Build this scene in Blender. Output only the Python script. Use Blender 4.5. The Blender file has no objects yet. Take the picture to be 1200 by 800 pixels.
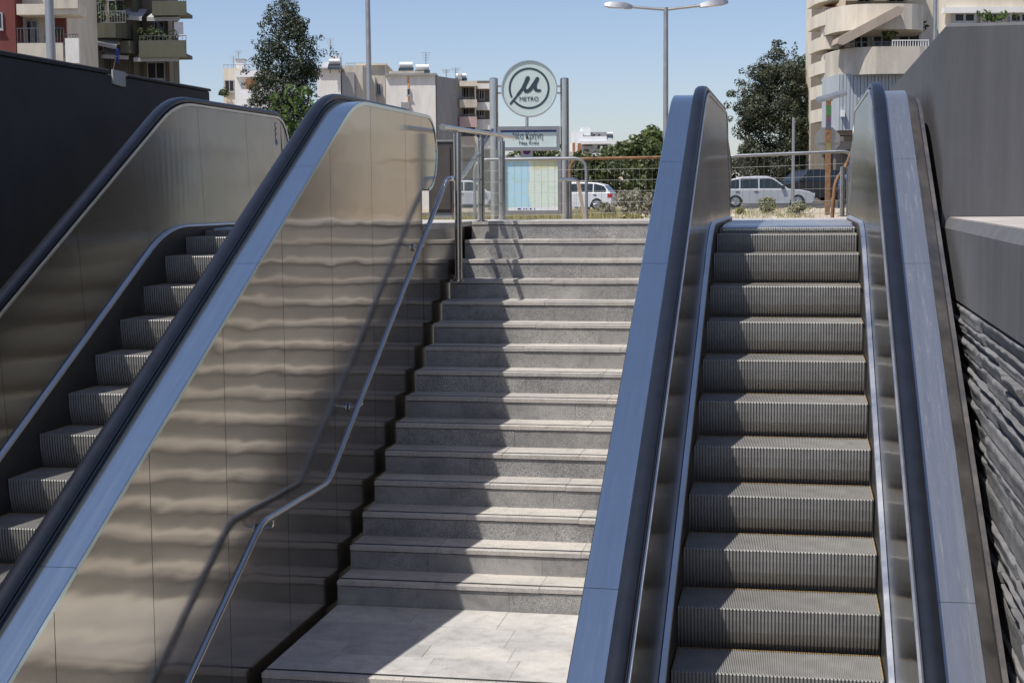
import bpy, math, random
import numpy as np
from mathutils import Vector, Matrix

scene = bpy.context.scene
rnd = random.Random(7)
# ------------------------------------------------------------------ camera
YAW, PITCH, ROLL, FPX = 0.1861, 0.0949, -0.0084, 1783.41
CAM = np.array([0.0, -15.0686, 0.2473])
def cam_axes():
    cy, sy, cp, sp = math.cos(YAW), math.sin(YAW), math.cos(PITCH), math.sin(PITCH)
    fwd = np.array([-sy*cp, cy*cp, -sp]); right = np.array([cy, sy, 0.0]); up = np.cross(right, fwd)
    c, s = math.cos(ROLL), math.sin(ROLL)
    return c*right+s*up, -s*right+c*up, fwd
AR, AU, AF = cam_axes()
RH = np.array([math.cos(YAW), math.sin(YAW), 0.0])      # horizontal right
FH = np.array([-math.sin(YAW), math.cos(YAW), 0.0])     # horizontal forward
cd = bpy.data.cameras.new("camera"); cam = bpy.data.objects.new("camera", cd)
scene.collection.objects.link(cam); scene.camera = cam
cd.sensor_width = 36.0; cd.lens = FPX/1200*36; cd.clip_start = 0.1; cd.clip_end = 3000
m = Matrix.Identity(4)
for i in range(3):
    m[i][0], m[i][1], m[i][2], m[i][3] = AR[i], AU[i], -AF[i], CAM[i]
cam.matrix_world = m
# ------------------------------------------------------------------ light
SUN_TO = Vector((-0.365, -0.38, 1.0)).normalized()
elev = math.asin(SUN_TO.z); azim = math.atan2(SUN_TO.x, SUN_TO.y)
w = bpy.data.worlds.new("World"); scene.world = w; w.use_nodes = True
nt = w.node_tree; bg = nt.nodes['Background']
sky = nt.nodes.new('ShaderNodeTexSky'); sky.sky_type = 'NISHITA'; sky.sun_disc = False
sky.sun_elevation = elev; sky.sun_rotation = azim % (2*math.pi)
sky.air_density = 0.85; sky.dust_density = 0.7; sky.ozone_density = 3.5
tint = nt.nodes.new('ShaderNodeMix'); tint.data_type = 'RGBA'; tint.blend_type = 'MULTIPLY'; tint.inputs[0].default_value = 1.0
tint.inputs[7].default_value = (1.10, 0.995, 1.0, 1); nt.links.new(sky.outputs[0], tint.inputs[6]); nt.links.new(tint.outputs[2], bg.inputs[0]); bg.inputs[1].default_value = 0.10
sl = bpy.data.lights.new("sun", 'SUN'); sl.energy = 4.0; sl.angle = math.radians(0.53); sl.color = (1.0, 0.95, 0.87)
so = bpy.data.objects.new("sun", sl); scene.collection.objects.link(so)
so.rotation_euler = (-SUN_TO).to_track_quat('-Z', 'Y').to_euler(); so.location = (-6, -6, 30)
vs = scene.view_settings; vs.view_transform = 'Standard'; vs.look = 'None'; vs.exposure = 0.38; vs.gamma = 1.0
vs.use_curve_mapping = False

# ------------------------------------------------------------------ helpers
COL = scene.collection
def ray(x, y): return (x-600)/FPX*AR - (y-400)/FPX*AU + AF
def hit(x, y, n, d):
    v = ray(x, y); n = np.array(n, float); t = (d-n@CAM)/(n@v); return CAM+t*v
def at_depth(x, y, D): return hit(x, y, FH, FH@CAM+D)       # on the upright plane D metres ahead
def at_x(x, y, X): return hit(x, y, (1, 0, 0), X)
def at_y(x, y, Y): return hit(x, y, (0, 1, 0), Y)

def tag(o, label=None, cat=None, group=None, kind=None):
    if label: o['label'] = label
    if cat: o['category'] = cat
    if group: o['group'] = group
    if kind: o['kind'] = kind
    return o
def empty(name, loc, label, cat, group=None):
    o = bpy.data.objects.new(name, None); COL.objects.link(o); o.location = loc
    o.empty_display_size = 0.2
    return tag(o, label, cat, group)
def root_loc(o):
    while o.parent: o = o.parent
    return np.array(o.location)
def link_mesh(me, name, parent=None):
    o = bpy.data.objects.new(name, me); COL.objects.link(o)
    if parent: o.parent = parent
    return o

class MB:
    def __init__(s): s.v = []; s.f = []; s.mi = []
    def add(s, vs_, fs_, mi=0):
        b = len(s.v); s.v.extend([tuple(map(float, q)) for q in vs_])
        for f in fs_: s.f.append(tuple(b+i for i in f)); s.mi.append(mi)
        return s
    def box(s, x0, x1, y0, y1, z0, z1, mi=0):
        if x0 > x1: x0, x1 = x1, x0
        if y0 > y1: y0, y1 = y1, y0
        if z0 > z1: z0, z1 = z1, z0
        return s.add([(x0,y0,z0),(x1,y0,z0),(x1,y1,z0),(x0,y1,z0),(x0,y0,z1),(x1,y0,z1),(x1,y1,z1),(x0,y1,z1)],
              [(0,3,2,1),(4,5,6,7),(0,1,5,4),(1,2,6,5),(2,3,7,6),(3,0,4,7)], mi)
    def bbox(s, x0, x1, y0, y1, z0, z1, c=0.004):      # box with chamfered upper edges
        return s.add([(x0,y0,z0),(x1,y0,z0),(x1,y1,z0),(x0,y1,z0),
               (x0,y0,z1-c),(x1,y0,z1-c),(x1,y1,z1-c),(x0,y1,z1-c),
               (x0+c,y0+c,z1),(x1-c,y0+c,z1),(x1-c,y1-c,z1),(x0+c,y1-c,z1)],
              [(0,3,2,1),(8,9,10,11),(0,1,5,4),(1,2,6,5),(2,3,7,6),(3,0,4,7),(4,5,9,8),(5,6,10,9),(6,7,11,10),(7,4,8,11)])
    def fbox(s, o, u0, u1, w0, w1, z0, z1, mi=0):   # box in a building frame: u right, w forward
        P = lambda u, w_, z: (o[0]+RH[0]*u+FH[0]*w_, o[1]+RH[1]*u+FH[1]*w_, z)
        return s.add([P(u0,w0,z0),P(u1,w0,z0),P(u1,w1,z0),P(u0,w1,z0),P(u0,w0,z1),P(u1,w0,z1),P(u1,w1,z1),P(u0,w1,z1)],
              [(0,3,2,1),(4,5,6,7),(0,1,5,4),(1,2,6,5),(2,3,7,6),(3,0,4,7)], mi)
    def tube(s, pts, r, n=10, r2=None, caps=True, mi=0):
        pts = [np.array(q, float) for q in pts]; rings = []
        prev = None
        for i, q in enumerate(pts):
            t = pts[min(i+1, len(pts)-1)]-pts[max(i-1, 0)]; t = t/np.linalg.norm(t)
            if prev is None:
                a = np.array([0, 0, 1.0]) if abs(t[2]) < .9 else np.array([1.0, 0, 0])
            else: a = prev
            b = np.cross(t, a); b /= np.linalg.norm(b); a = np.cross(b, t); prev = a
            rr = r if r2 is None else r+(r2-r)*i/(len(pts)-1)
            rings.append([q+rr*(math.cos(k*2*math.pi/n)*a+math.sin(k*2*math.pi/n)*b) for k in range(n)])
        V = [v for R_ in rings for v in R_]; F = []
        for i in range(len(rings)-1):
            for k in range(n):
                F.append((i*n+k, i*n+(k+1) % n, (i+1)*n+(k+1) % n, (i+1)*n+k))
        if caps:
            F.append(tuple(range(n))[::-1]); F.append(tuple((len(rings)-1)*n+k for k in range(n)))
        return s.add(V, F, mi)
    def prism(s, poly, fn, d0, d1, mi=0):     # poly of 2D points, fn(a,b,d)->3D
        n = len(poly)
        V = [fn(a, b, d0) for a, b in poly]+[fn(a, b, d1) for a, b in poly]
        F = [tuple(range(n))[::-1], tuple(range(n, 2*n))]+[(i, (i+1) % n, n+(i+1) % n, n+i) for i in range(n)]
        return s.add(V, F, mi)
    def build(s, name, mats, parent=None, smooth=False, label=None):
        off = root_loc(parent) if parent else np.zeros(3)
        V = np.array(s.v)-off
        me = bpy.data.meshes.new(name); me.from_pydata(V.tolist(), [], s.f)
        if not isinstance(mats, (list, tuple)): mats = [mats]
        for mt in mats: me.materials.append(mt)
        if len(mats) > 1: me.polygons.foreach_set('material_index', s.mi)
        if smooth:
            me.polygons.foreach_set('use_smooth', [True]*len(me.polygons))
            try: me.set_sharp_from_angle(angle=math.radians(40))
            except Exception: pass
        me.update()
        o = link_mesh(me, name, parent)
        if label: o['label'] = label
        return o

def fillet(pts, r, n=6):
    """round the corners of a 3D polyline"""
    pts = [np.array(q, float) for q in pts]; out = [pts[0]]
    for i in range(1, len(pts)-1):
        a, b, c = pts[i-1], pts[i], pts[i+1]
        u = (a-b); lu = np.linalg.norm(u); v = (c-b); lv = np.linalg.norm(v)
        d = min(r, lu*.45, lv*.45); p0 = b+u/lu*d; p1 = b+v/lv*d
        for k in range(n+1):
            t = k/n; out.append((1-t)**2*p0+2*t*(1-t)*b+t*t*p1)
    out.append(pts[-1]); return out

# ------------------------------------------------------------------ materials
MATS = {}
def nodes(name):
    mt = bpy.data.materials.new(name); mt.use_nodes = True
    t = mt.node_tree; b = t.nodes['Principled BSDF']; MATS[name] = mt
    return mt, t, b
def coords(t, kind='Object', scale=(1, 1, 1)):
    c = t.nodes.new('ShaderNodeTexCoord'); mp = t.nodes.new('ShaderNodeMapping')
    mp.inputs['Scale'].default_value = scale
    t.links.new(c.outputs[kind], mp.inputs[0]); return mp.outputs[0]
def noise(t, vec, scale, detail=4, rough=.6):
    n = t.nodes.new('ShaderNodeTexNoise'); n.inputs['Scale'].default_value = scale
    n.inputs['Detail'].default_value = detail; n.inputs['Roughness'].default_value = rough
    t.links.new(vec, n.inputs['Vector']); return n.outputs['Fac']
def ramp(t, fac, stops):
    r = t.nodes.new('ShaderNodeValToRGB'); e = r.color_ramp.elements
    while len(e) < len(stops): e.new(.5)
    for i, (p_, c) in enumerate(stops):
        e[i].position = p_; e[i].color = (*c, 1) if len(c) == 3 else c
    t.links.new(fac, r.inputs[0]); return r.outputs[0]
def mixc(t, fac, a, b, mode='MIX'):
    n = t.nodes.new('ShaderNodeMix'); n.data_type = 'RGBA'; n.blend_type = mode
    for s_, v in ((0, fac), (6, a), (7, b)):
        if isinstance(v, (int, float)): n.inputs[s_].default_value = v
        elif isinstance(v, tuple): n.inputs[s_].default_value = (*v, 1)
        else: t.links.new(v, n.inputs[s_])
    return n.outputs[2]
def bump(t, b, h, strength, dist):
    n = t.nodes.new('ShaderNodeBump'); n.inputs['Strength'].default_value = strength; n.inputs['Distance'].default_value = dist
    t.links.new(h, n.inputs['Height']); t.links.new(n.outputs[0], b.inputs['Normal']); return n
def plain(name, col, rough=.6, metal=0, var=.15, vscale=6, bstr=0, bdist=.002, bscale=60, spec=.5, obj_random=0):
    mt, t, b = nodes(name)
    v = coords(t)
    f = noise(t, v, vscale, 5)
    lo = tuple(max(0, c*(1-var)) for c in col); hi = tuple(min(1, c*(1+var)) for c in col)
    c = ramp(t, f, [(.3, lo), (.7, hi)])
    if obj_random:
        oi = t.nodes.new('ShaderNodeObjectInfo')
        g = ramp(t, oi.outputs['Random'], [(0, (1-obj_random,)*3), (1, (1.0,)*3)])
        c = mixc(t, 1.0, c, g, 'MULTIPLY')
    t.links.new(c, b.inputs['Base Color'])
    b.inputs['Roughness'].default_value = rough; b.inputs['Metallic'].default_value = metal
    b.inputs['Specular IOR Level'].default_value = spec
    if bstr: bump(t, b, noise(t, v, bscale, 4), bstr, bdist)
    return mt

def steel(name, col=(.56, .55, .53), rough=.28, aniso=0.0, tangent=None, wave=0.0, smear=.12, wscale=(1, 1, 1), rvar=.18):
    mt, t, b = nodes(name)
    b.inputs['Metallic'].default_value = 1.0
    v = coords(t)
    f = noise(t, v, 2.3, 6, .65)
    c = ramp(t, f, [(.25, tuple(x*(1-smear) for x in col)), (.75, tuple(min(1, x*(1+smear*.5)) for x in col))])
    t.links.new(c, b.inputs['Base Color'])
    g = ramp(t, noise(t, v, 5.0, 5), [(.3, (rough*(1-rvar),)*3), (.7, (rough*(1+rvar),)*3)])
    t.links.new(g, b.inputs['Roughness'])
    if aniso and tangent:
        b.inputs['Anisotropic'].default_value = aniso
        cv = t.nodes.new('ShaderNodeCombineXYZ')
        for i in range(3): cv.inputs[i].default_value = tangent[i]
        t.links.new(cv.outputs[0], b.inputs['Tangent'])
    if wave:
        bump(t, b, noise(t, coords(t, 'Object', wscale), 1.0, 2), 1.0, wave)
    return mt

granite_speckle = {}
def granite(name, base, dark, stain=.25, rough=.75, streak=False):
    mt, t, b = nodes(name)
    v = coords(t)
    sp = noise(t, v, 190, 3, .75)
    c = ramp(t, sp, [(.40, dark), (.50, base), (.60, tuple(min(1, x*1.22) for x in base))])
    big = noise(t, v, 2.2 if not streak else 5, 6, .65)
    c = mixc(t, 1.0, c, ramp(t, big, [(.3, (1-stain, 1-stain, 1-stain*.95)), (.65, (1.05, 1.04, 1.02))]), 'MULTIPLY')
    blot = noise(t, v, 11, 4, .6)
    c = mixc(t, 1.0, c, ramp(t, blot, [(.33, (.84, .83, .82)), (.5, (1, 1, 1))]), 'MULTIPLY')
    oi = t.nodes.new('ShaderNodeObjectInfo')
    c = mixc(t, 1.0, c, ramp(t, oi.outputs['Random'], [(0, (.86, .86, .87)), (1, (1.06, 1.05, 1.03))]), 'MULTIPLY')
    t.links.new(c, b.inputs['Base Color']); b.inputs['Roughness'].default_value = rough
    bump(t, b, sp, .25, .0012)
    return mt

M_tread = granite('granite_tread', (.47, .45, .425), (.27, .26, .25), .18)
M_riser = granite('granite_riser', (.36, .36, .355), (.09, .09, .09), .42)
M_pave = granite('granite_paving', (.50, .495, .48), (.33, .33, .33), .30)
M_joint = plain('mortar', (.33, .30, .26), .9)
M_gap = plain('dark_joint', (.07, .052, .04), .9)  # dark brown fill for the joint below each nosing
M_black = plain('groove_shade_black', (.018, .019, .02), .7)  # black that paints the shaded groove line on the treads
M_rubber = plain('handrail_rubber', (.010, .012, .018), .30, var=.25, vscale=9)
M_dark = plain('dark_void', (.012, .012, .013), .95, spec=.03)
def deck_mat(name, col, r0, r1, dust):
    mt, t, b = nodes(name); b.inputs['Metallic'].default_value = 1.0
    v = coords(t, 'Object', (38, .5, .9)); f1 = noise(t, v, 1.0, 5, .7); f2 = noise(t, coords(t), 4.0, 5, .7)
    t.links.new(ramp(t, f1, [(.25, (r0,)*3), (.75, (r1,)*3)]), b.inputs['Roughness'])
    c = ramp(t, f2, [(.3, tuple(x*.93 for x in col)), (.7, col)])
    t.links.new(c, b.inputs['Base Color'])
    # dust film and scuffs lie on the metal as a dull dielectric layer
    d = t.nodes.new('ShaderNodeBsdfDiffuse'); d.inputs[0].default_value = (.36, .35, .34, 1)
    scr = ramp(t, noise(t, coords(t, 'Object', (60, 3, 3)), 1.3, 6, .75), [(.55, (0, 0, 0)), (.80, (1, 1, 1))])
    pat = ramp(t, noise(t, coords(t), 1.6, 6, .7), [(.42, (.15, .15, .15)), (.72, (1, 1, 1))])
    m1 = t.nodes.new('ShaderNodeMath'); m1.operation = 'MULTIPLY'; t.links.new(scr, m1.inputs[0]); t.links.new(pat, m1.inputs[1])
    m2 = t.nodes.new('ShaderNodeMath'); m2.operation = 'MULTIPLY_ADD'; t.links.new(m1.outputs[0], m2.inputs[0]); m2.inputs[1].default_value = dust; m2.inputs[2].default_value = dust*.22
    ms = t.nodes.new('ShaderNodeMixShader'); t.links.new(m2.outputs[0], ms.inputs[0]); t.links.new(b.outputs[0], ms.inputs[1]); t.links.new(d.outputs[0], ms.inputs[2])
    t.links.new(ms.outputs[0], t.nodes['Material Output'].inputs[0]); return mt
M_deck = deck_mat('deck_steel', (.56, .69, .74), .13, .22, .18)
M_deck2 = deck_mat('dusty_deck_steel', (.52, .57, .60), .20, .32, .75)
M_trim = steel('trim_steel', (.78, .78, .77), .36)
M_panel = steel('balustrade_steel', (.33, .32, .305), .19, .5, (0, 1, 0), wave=.0035, wscale=(1, 1.2, 2.2), smear=.05, rvar=.06)
M_clad = steel('cladding_steel', (.50, .465, .415), .115, .9, (0, 1, 0), wave=.004, wscale=(1, .9, 2.6), smear=.03, rvar=.05)
M_skirt = plain('skirt_grey', (.06, .06, .062), .45, metal=.4)
M_edge = steel('worn_edge_steel', (.36, .33, .30), .42, smear=.3)
M_tube = steel('tube_steel', (.58, .57, .56), .22)
M_yellow = plain('yellow_edge', (.27, .18, .06), .7, var=.6, vscale=40)
M_wall_black = plain('charcoal_paint', (.030, .031, .034), .75, var=.2, vscale=3, bstr=.3, bdist=.003, bscale=90)
M_concrete = plain('pale_concrete', (.40, .39, .37), .85, var=.2, bstr=.3)
M_glass = None
def glass(name, col, alpha, rough=.03):
    mt, t, b = nodes(name)
    b.inputs['Base Color'].default_value = (*col, 1); b.inputs['Roughness'].default_value = rough
    b.inputs['Alpha'].default_value = alpha; b.inputs['IOR'].default_value = 1.45
    return mt
M_glass = glass('clear_glass', (.55, .66, .62), .22)

# step metal with a brown film of grime low on the riser
mt, t, b = nodes('step_aluminium'); M_step = mt
v = coords(t); sep = t.nodes.new('ShaderNodeSeparateXYZ'); t.links.new(v, sep.inputs[0])
n1 = noise(t, v, 7, 5); n2 = noise(t, v, 60, 3)
basec = ramp(t, n1, [(.3, (.25, .245, .235)), (.7, (.36, .355, .34))])
mr = t.nodes.new('ShaderNodeMapRange'); mr.inputs[1].default_value = -.09; mr.inputs[2].default_value = -.20
t.links.new(sep.outputs[2], mr.inputs[0])
mm = t.nodes.new('ShaderNodeMath'); mm.operation = 'MULTIPLY'; t.links.new(mr.outputs[0], mm.inputs[0]); t.links.new(n1, mm.inputs[1])
c = mixc(t, mm.outputs[0], basec, (.20, .155, .10))
oi = t.nodes.new('ShaderNodeObjectInfo')
c = mixc(t, 1.0, c, ramp(t, oi.outputs['Random'], [(0, (.88, .88, .88)), (1, (1.05, 1.05, 1.05))]), 'MULTIPLY')
t.links.new(c, b.inputs['Base Color']); b.inputs['Roughness'].default_value = .5; b.inputs['Metallic'].default_value = .25

# grey paint with vertical streaks and scuffs
def grey_paint(name, col, rough=.7):
    mt, t, b = nodes(name)
    v = coords(t, 'Object', (5, 5, .35))
    c = ramp(t, noise(t, v, 2.2, 6, .65), [(.3, tuple(x*.84 for x in col)), (.7, tuple(x*1.14 for x in col))])
    c2 = ramp(t, noise(t, coords(t), 1.3, 5), [(.3, (.9, .9, .9)), (.7, (1.06, 1.06, 1.06))])
    c = mixc(t, 1.0, c, c2, 'MULTIPLY')
    sc = noise(t, coords(t, 'Object', (14, 14, 1.2)), 1.7, 2)
    c = mixc(t, ramp(t, sc, [(.74, (0, 0, 0)), (.78, (.35, .35, .35))]), c, (.35, .35, .35))
    t.links.new(c, b.inputs['Base Color']); b.inputs['Roughness'].default_value = rough
    bump(t, b, noise(t, coords(t), 70, 4), .35, .0025)
    return mt
M_grey = grey_paint('grey_wall_paint', (.088, .089, .095)); M_grey2 = grey_paint('grey_parapet_paint', (.115, .116, .122))
M_coping = plain('dusty_coping', (.40, .37, .34), .9, var=.25, vscale=5, bstr=.4)
M_stone = plain('painted_stone', (.19, .19, .195), .8, var=.25, vscale=9, bstr=.7, bdist=.007, bscale=30, obj_random=.3)

# ------------------------------------------------------------------ escalator geometry
SL = 0.516; YI = -4.0437; RAD = 2.0
AL = math.atan(SL); TT = RAD*math.tan(AL/2)
def zn(Y, sh=0.0):
    """nosing line height"""
    Y = Y-sh
    if Y >= YI+TT: return 0.0
    if Y <= YI-TT*math.cos(AL): return (Y-YI)*SL
    return -(RAD-math.sqrt(RAD*RAD-(YI+TT-Y)**2))
HB = 0.91; ZF = 0.985; RB = 1.3           # balustrade base line: height on incline, flat height, top radius
YB = YI+(ZF-HB)/SL; TB = RB*math.tan(AL/2)
def zb(Y):
    if Y >= YB+TB: return ZF
    if Y <= YB-TB*math.cos(AL): return (Y-YI)*SL+HB
    return ZF-(RB-math.sqrt(RB*RB-(YB+TB-Y)**2))
HS = 0.17; ZS = 0.05; RS = 1.5; YS = YI+(ZS-HS)/SL; TS = RS*math.tan(AL/2)
def zs(Y):
    if Y >= YS+TS: return ZS
    if Y <= YS-TS*math.cos(AL): return (Y-YI)*SL+HS
    return ZS-(RS-math.sqrt(RS*RS-(YS+TS-Y)**2))
NR = 0.34                                  # newel radius
YBOT = -13.2
def stations(y0, y1):
    ys = {y0, y1}
    for q in np.arange(-14, 3, .1):
        if y0 < q < y1 and q > -6.2: ys.add(round(float(q), 4))
    for q in np.arange(-14, -6.1, .8):
        if y0 < q < y1: ys.add(round(float(q), 4))
    return sorted(ys)
def base_path(yn, wrap=math.pi*1.0):
    pts = [(Y, zb(Y)) for Y in stations(YBOT, yn)]
    cz = ZF-NR
    n = 16
    for k in range(1, n+1):
        a = wrap*k/n
        pts.append((yn+NR*math.sin(a), cz+NR*math.cos(a)))
    return pts
def sweep(mb, path, prof, Xc, closed=True, mi=0):
    """prof: (dx, offset along the path normal)"""
    P = [np.array(q) for q in path]; n = len(prof); V = []
    for i, q in enumerate(P):
        t_ = P[min(i+1, len(P)-1)]-P[max(i-1, 0)]; t_ /= np.linalg.norm(t_)
        nn = np.array([-t_[1], t_[0]])
        for dx, o in prof:
            pp = q+nn*o; V.append((Xc+dx, pp[0], pp[1]))
    F = []
    for i in range(len(P)-1):
        for k in range(n if closed else n-1):
            F.append((i*n+k, i*n+(k+1) % n, (i+1)*n+(k+1) % n, (i+1)*n+k))
    F.append(tuple(range(n))[::-1]); F.append(tuple((len(P)-1)*n+k for k in range(n)))
    mb.add(V, F, mi); return mb
def column_panel(x0b, x0t, dxt, y0, y1, top, bot):
    """upright panel between two curves, x may lean from bottom to top; thickness dxt"""
    ys = stations(y0, y1); V = []; F = []
    for Y in ys:
        zt, zb_ = top(Y), bot(Y)
        V += [(x0b, Y, zb_), (x0t, Y, zt), (x0t+dxt, Y, zt), (x0b+dxt, Y, zb_)]
    for i in range(len(ys)-1):
        for k in range(4):
            F.append((i*4+k, i*4+(k+1) % 4, (i+1)*4+(k+1) % 4, (i+1)*4+k))
    F.append((0, 1, 2, 3)); e = (len(ys)-1)*4; F.append((e+3, e+2, e+1, e))
    mb = MB(); mb.add(V, F); return mb

# one escalator step, shared mesh
def step_mesh(W=0.992):
    mb = MB(); NP = 57; x0 = -W/2; p = W/NP
    # tread: two fine cleats per riser pitch
    xs = []; q = p/2
    for i in range(NP*2):
        a = x0+i*q; xs += [(a, 0), (a+q*.5, 0), (a+q*.5, -.007), (a+q, -.007)]
    V = []; F = []
    for x, d in xs: V += [(x, .004, d), (x, .4, d)]
    for i in range(len(xs)-1): F.append((2*i, 2*i+2, 2*i+3, 2*i+1))
    mb.add(V, F)
    # riser
    xs = []
    for i in range(NP):
        a = x0+i*p; xs += [(a, 0), (a+p*.52, 0), (a+p*.6, .014), (a+p*.92, .014)]
    rows = [(.004, 0), (0, -.006), (.002, -.06), (.010, -.12), (.026, -.18), (.045, -.225)]
    V = []; F = []; R_ = len(rows)
    for x, d in xs:
        for yy, z in rows: V.append((x, yy+d, z))
    for i in range(len(xs)-1):
        for k in range(R_-1): F.append((i*R_+k, i*R_+k+1, (i+1)*R_+k+1, (i+1)*R_+k))
    mb.add(V, F)
    mb.box(x0+.001, -x0-.001, .03, .4, -.05, -.009)
    return mb
STEP = step_mesh()
YEL = MB(); 
for i_ in range(114):
    xx_ = -.496+i_*.992/114; YEL.box(xx_, xx_+.0044, .384, .3995, -.004, .0012)
YEL.box(-.4958, -.4915, .02, .383, -.006, .0012); YEL.box(.4915, .4958, .02, .383, -.006, .0012)

def escalator(Xl, label, yn, step_phase, left_out, right_out, seam0, stair_side, trim_right):
    """Xl: left edge of the steps (1 m wide)"""
    root = empty('escalator', (Xl+.5, -3.5, 0.0), label, 'escalator')
    ctr = Xl+.5
    # steps
    sm = None; ym = None
    ys0 = [Y for Y in np.arange(step_phase+1.2, -11.4, -.4)]
    for Y in ys0:
        if Y > -3.46: continue
        z = zn(Y) if Y < -3.56 else 0.0
        loc = np.array([ctr, Y, z])-np.array(root.location)
        if sm is None:
            s0 = STEP.build('step', M_step, None); sm = s0.data
            y0 = YEL.build('demarcation_line', M_yellow, None); ym = y0.data
            s = s0; yl = y0
        else:
            s = link_mesh(sm, 'step'); yl = link_mesh(ym, 'demarcation_line')
        s.parent = root; s.location = loc; yl.parent = s
    # comb and floor plates
    mb = MB(); prof = [(-3.50, -.012), (-3.42, .012), (-3.18, .016), (-2.6, .016), (-2.6, -.05), (-3.50, -.05)]
    mb.prism(prof, lambda a, b_, d: (d, a, b_), Xl+.02, Xl+.98); mb.build('comb_plate', M_trim, root)
    mb = MB(); n = 70
    for i in range(n):
        xx = Xl+.03+i*(.94/n); mb.box(xx, xx+.006, -3.565, -3.495, -.02, -.006)
    mb.build('comb_teeth', M_trim, root)
    mb = MB(); mb.box(Xl-.05, Xl+1.05, -2.595, -1.0, -.05, .014)
    fp = mb.build('floor_plate', M_trim, root)
    mb = MB()
    for i in range(40):
        xx = Xl+.0+i*.0255; mb.box(xx, xx+.012, -2.56, -1.03, .0145, .0175)
    mb.build('floor_plate_ribs', M_trim, fp)
    # both sides
    for sd in (-1, 1):
        Xs = Xl if sd < 0 else Xl+1.0
        X = lambda d: Xs+sd*d                      # d metres outwards
        sk = column_panel(X(.004), X(.004), sd*.01, YBOT, yn-.25, lambda Y: zs(Y)-.012, lambda Y: zn(Y)-.32)
        sk.build('skirt_panel', M_skirt, root)
        mb = MB(); path = [(Y, zs(Y)) for Y in stations(YBOT, yn-.25)]
        sweep(mb, path, [(0, -.014), (sd*.004, -.002), (sd*.030, .006), (sd*.030, -.018)], X(0), mi=0)
        mb.build('skirt_trim', M_trim, root, True)
        # inner stainless panels, seams about every 1.07 m
        seams = [YBOT]+[s for s in np.arange(seam0-1.07*4, yn-.3, 1.07) if s > YBOT+.3]+[yn+NR*.985]
        cz = ZF-NR
        def top(Y, yn=yn):
            return zb(Y)-.004 if Y <= yn else cz+math.sqrt(max(0, (NR-.004)**2-(Y-yn)**2))
        def bot(Y, yn=yn):
            if Y <= yn: return zs(Y)-.006
            return max(.044, cz-math.sqrt(max(0, NR**2-(Y-yn)**2)))
        for i in range(len(seams)-1):
            cp = column_panel(X(.032), X(.075), sd*.006, seams[i]+.002, seams[i+1]-.002, top, bot)
            cp.build('balustrade_panel', M_panel, root)
        # thin bright rail under the handrail, handrail, deck
        path = base_path(yn)
        mb = MB(); sweep(mb, path, [(sd*.070, -.008), (sd*.070, .010), (sd*.088, .018), (sd*.165, .018), (sd*.165, -.008)], X(0))
        mb.build('handrail_guide', M_skirt, root, True)
        mb = MB(); sweep(mb, path, [(sd*.066, -.006), (sd*.066, .013), (sd*.082, .013), (sd*.082, -.006)], X(0))
        mb.build('inner_bead', M_trim, root, True)
        hp = [(.083, .024), (.079, .034), (.082, .050), (.094, .060), (.120, .064), (.150, .061), (.163, .051), (.166, .034), (.161, .024)]
        mb = MB(); sweep(mb, base_path(yn, math.pi*1.02), [(sd*a, o) for a, o in hp], X(0))
        mb.build('handrail', M_rubber, root, True)
        out = left_out if sd < 0 else right_out
        dseam = [i for i in range(len(path))]
        # outer deck in lengths with hairline joints
        cuts = [YBOT, -10.4, -8.62, -6.1, -4.9]
        pp = path; segs = []
        for a, b_ in zip(cuts, cuts[1:]+[None]):
            seg = [q for i, q in enumerate(pp) if (q[0] > a+1e-6 and (b_ is None or q[0] < b_-1e-6))] if b_ is not None else [q for i, q in enumerate(pp) if q[0] > a+1e-6 or i > len(pp)-18]
            head = (a+.0015, zb(a+.0015)); 
            if b_ is not None: seg = [head]+seg+[(b_-.0015, zb(b_-.0015))]
            else: seg = [head]+seg
            segs.append(seg)
        for seg in segs:
            mb = MB(); sweep(mb, seg, [(sd*.168, -.03), (sd*.168, -.002), (sd*(out-.004), 0.0), (sd*out, -.004), (sd*out, -.03)], X(0))
            mb.build('outer_deck', M_deck2 if (trim_right and sd > 0) else M_deck, root, True)
        if trim_right and sd > 0:
            mb = MB(); sweep(mb, path, [(sd*(out+.001), -.03), (sd*(out+.001), -.006), (sd*(out+.055), -.022), (sd*(out+.062), -.035), (sd*(out+.062), -.16), (sd*(out+.001), -.16)], X(0))
            mb.build('outer_deck_edge', M_edge, root, True)
            mb = MB(); sweep(mb, [q for q in path if q[0] <= yn], [(sd*(out+.063), -.075), (sd*(out+.063), -.058), (sd*(out+.093), -.058), (sd*(out+.093), -.075)], X(0))
            mb.build('gap_reflector', M_edge, root, True)  # strip added to reflect sky into the dark gap beside the wall
        # outer cladding
        if sd == stair_side or True:
            def topc(Y, yn=yn):
                return zb(Y)-.031 if Y <= yn else cz+math.sqrt(max(0, (NR-.031)**2-(Y-yn)**2))
            def botc(Y, yn=yn):
                if Y <= yn-.25: return min(zn(Y)-2.4, -.02)
                if Y <= yn: return cz-NR+.01
                return cz-math.sqrt(max(0, (NR-.02)**2-(Y-yn)**2))
            cs = [YBOT]+[s for s in np.arange(seam0-1.07*4, yn-.6, 1.07) if s > YBOT+.3]
            cs += [yn-.25]
            xo = X(out-.006)
            for i in range(len(cs)-1):
                cp = column_panel(xo, xo, -sd*.012, cs[i]+.003, cs[i+1]-.003, topc, botc)
                cp.build('cladding_panel', M_clad, root)
            cp = column_panel(xo, xo, -sd*.012, yn-.249, yn+NR*.9, topc, botc)
            cp.build('newel_panel', M_clad, root)
            cp = column_panel(X(out-.03), X(out-.03), -sd*.01, YBOT, yn-.26, lambda Y: zb(Y)-.05, botc)
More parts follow.
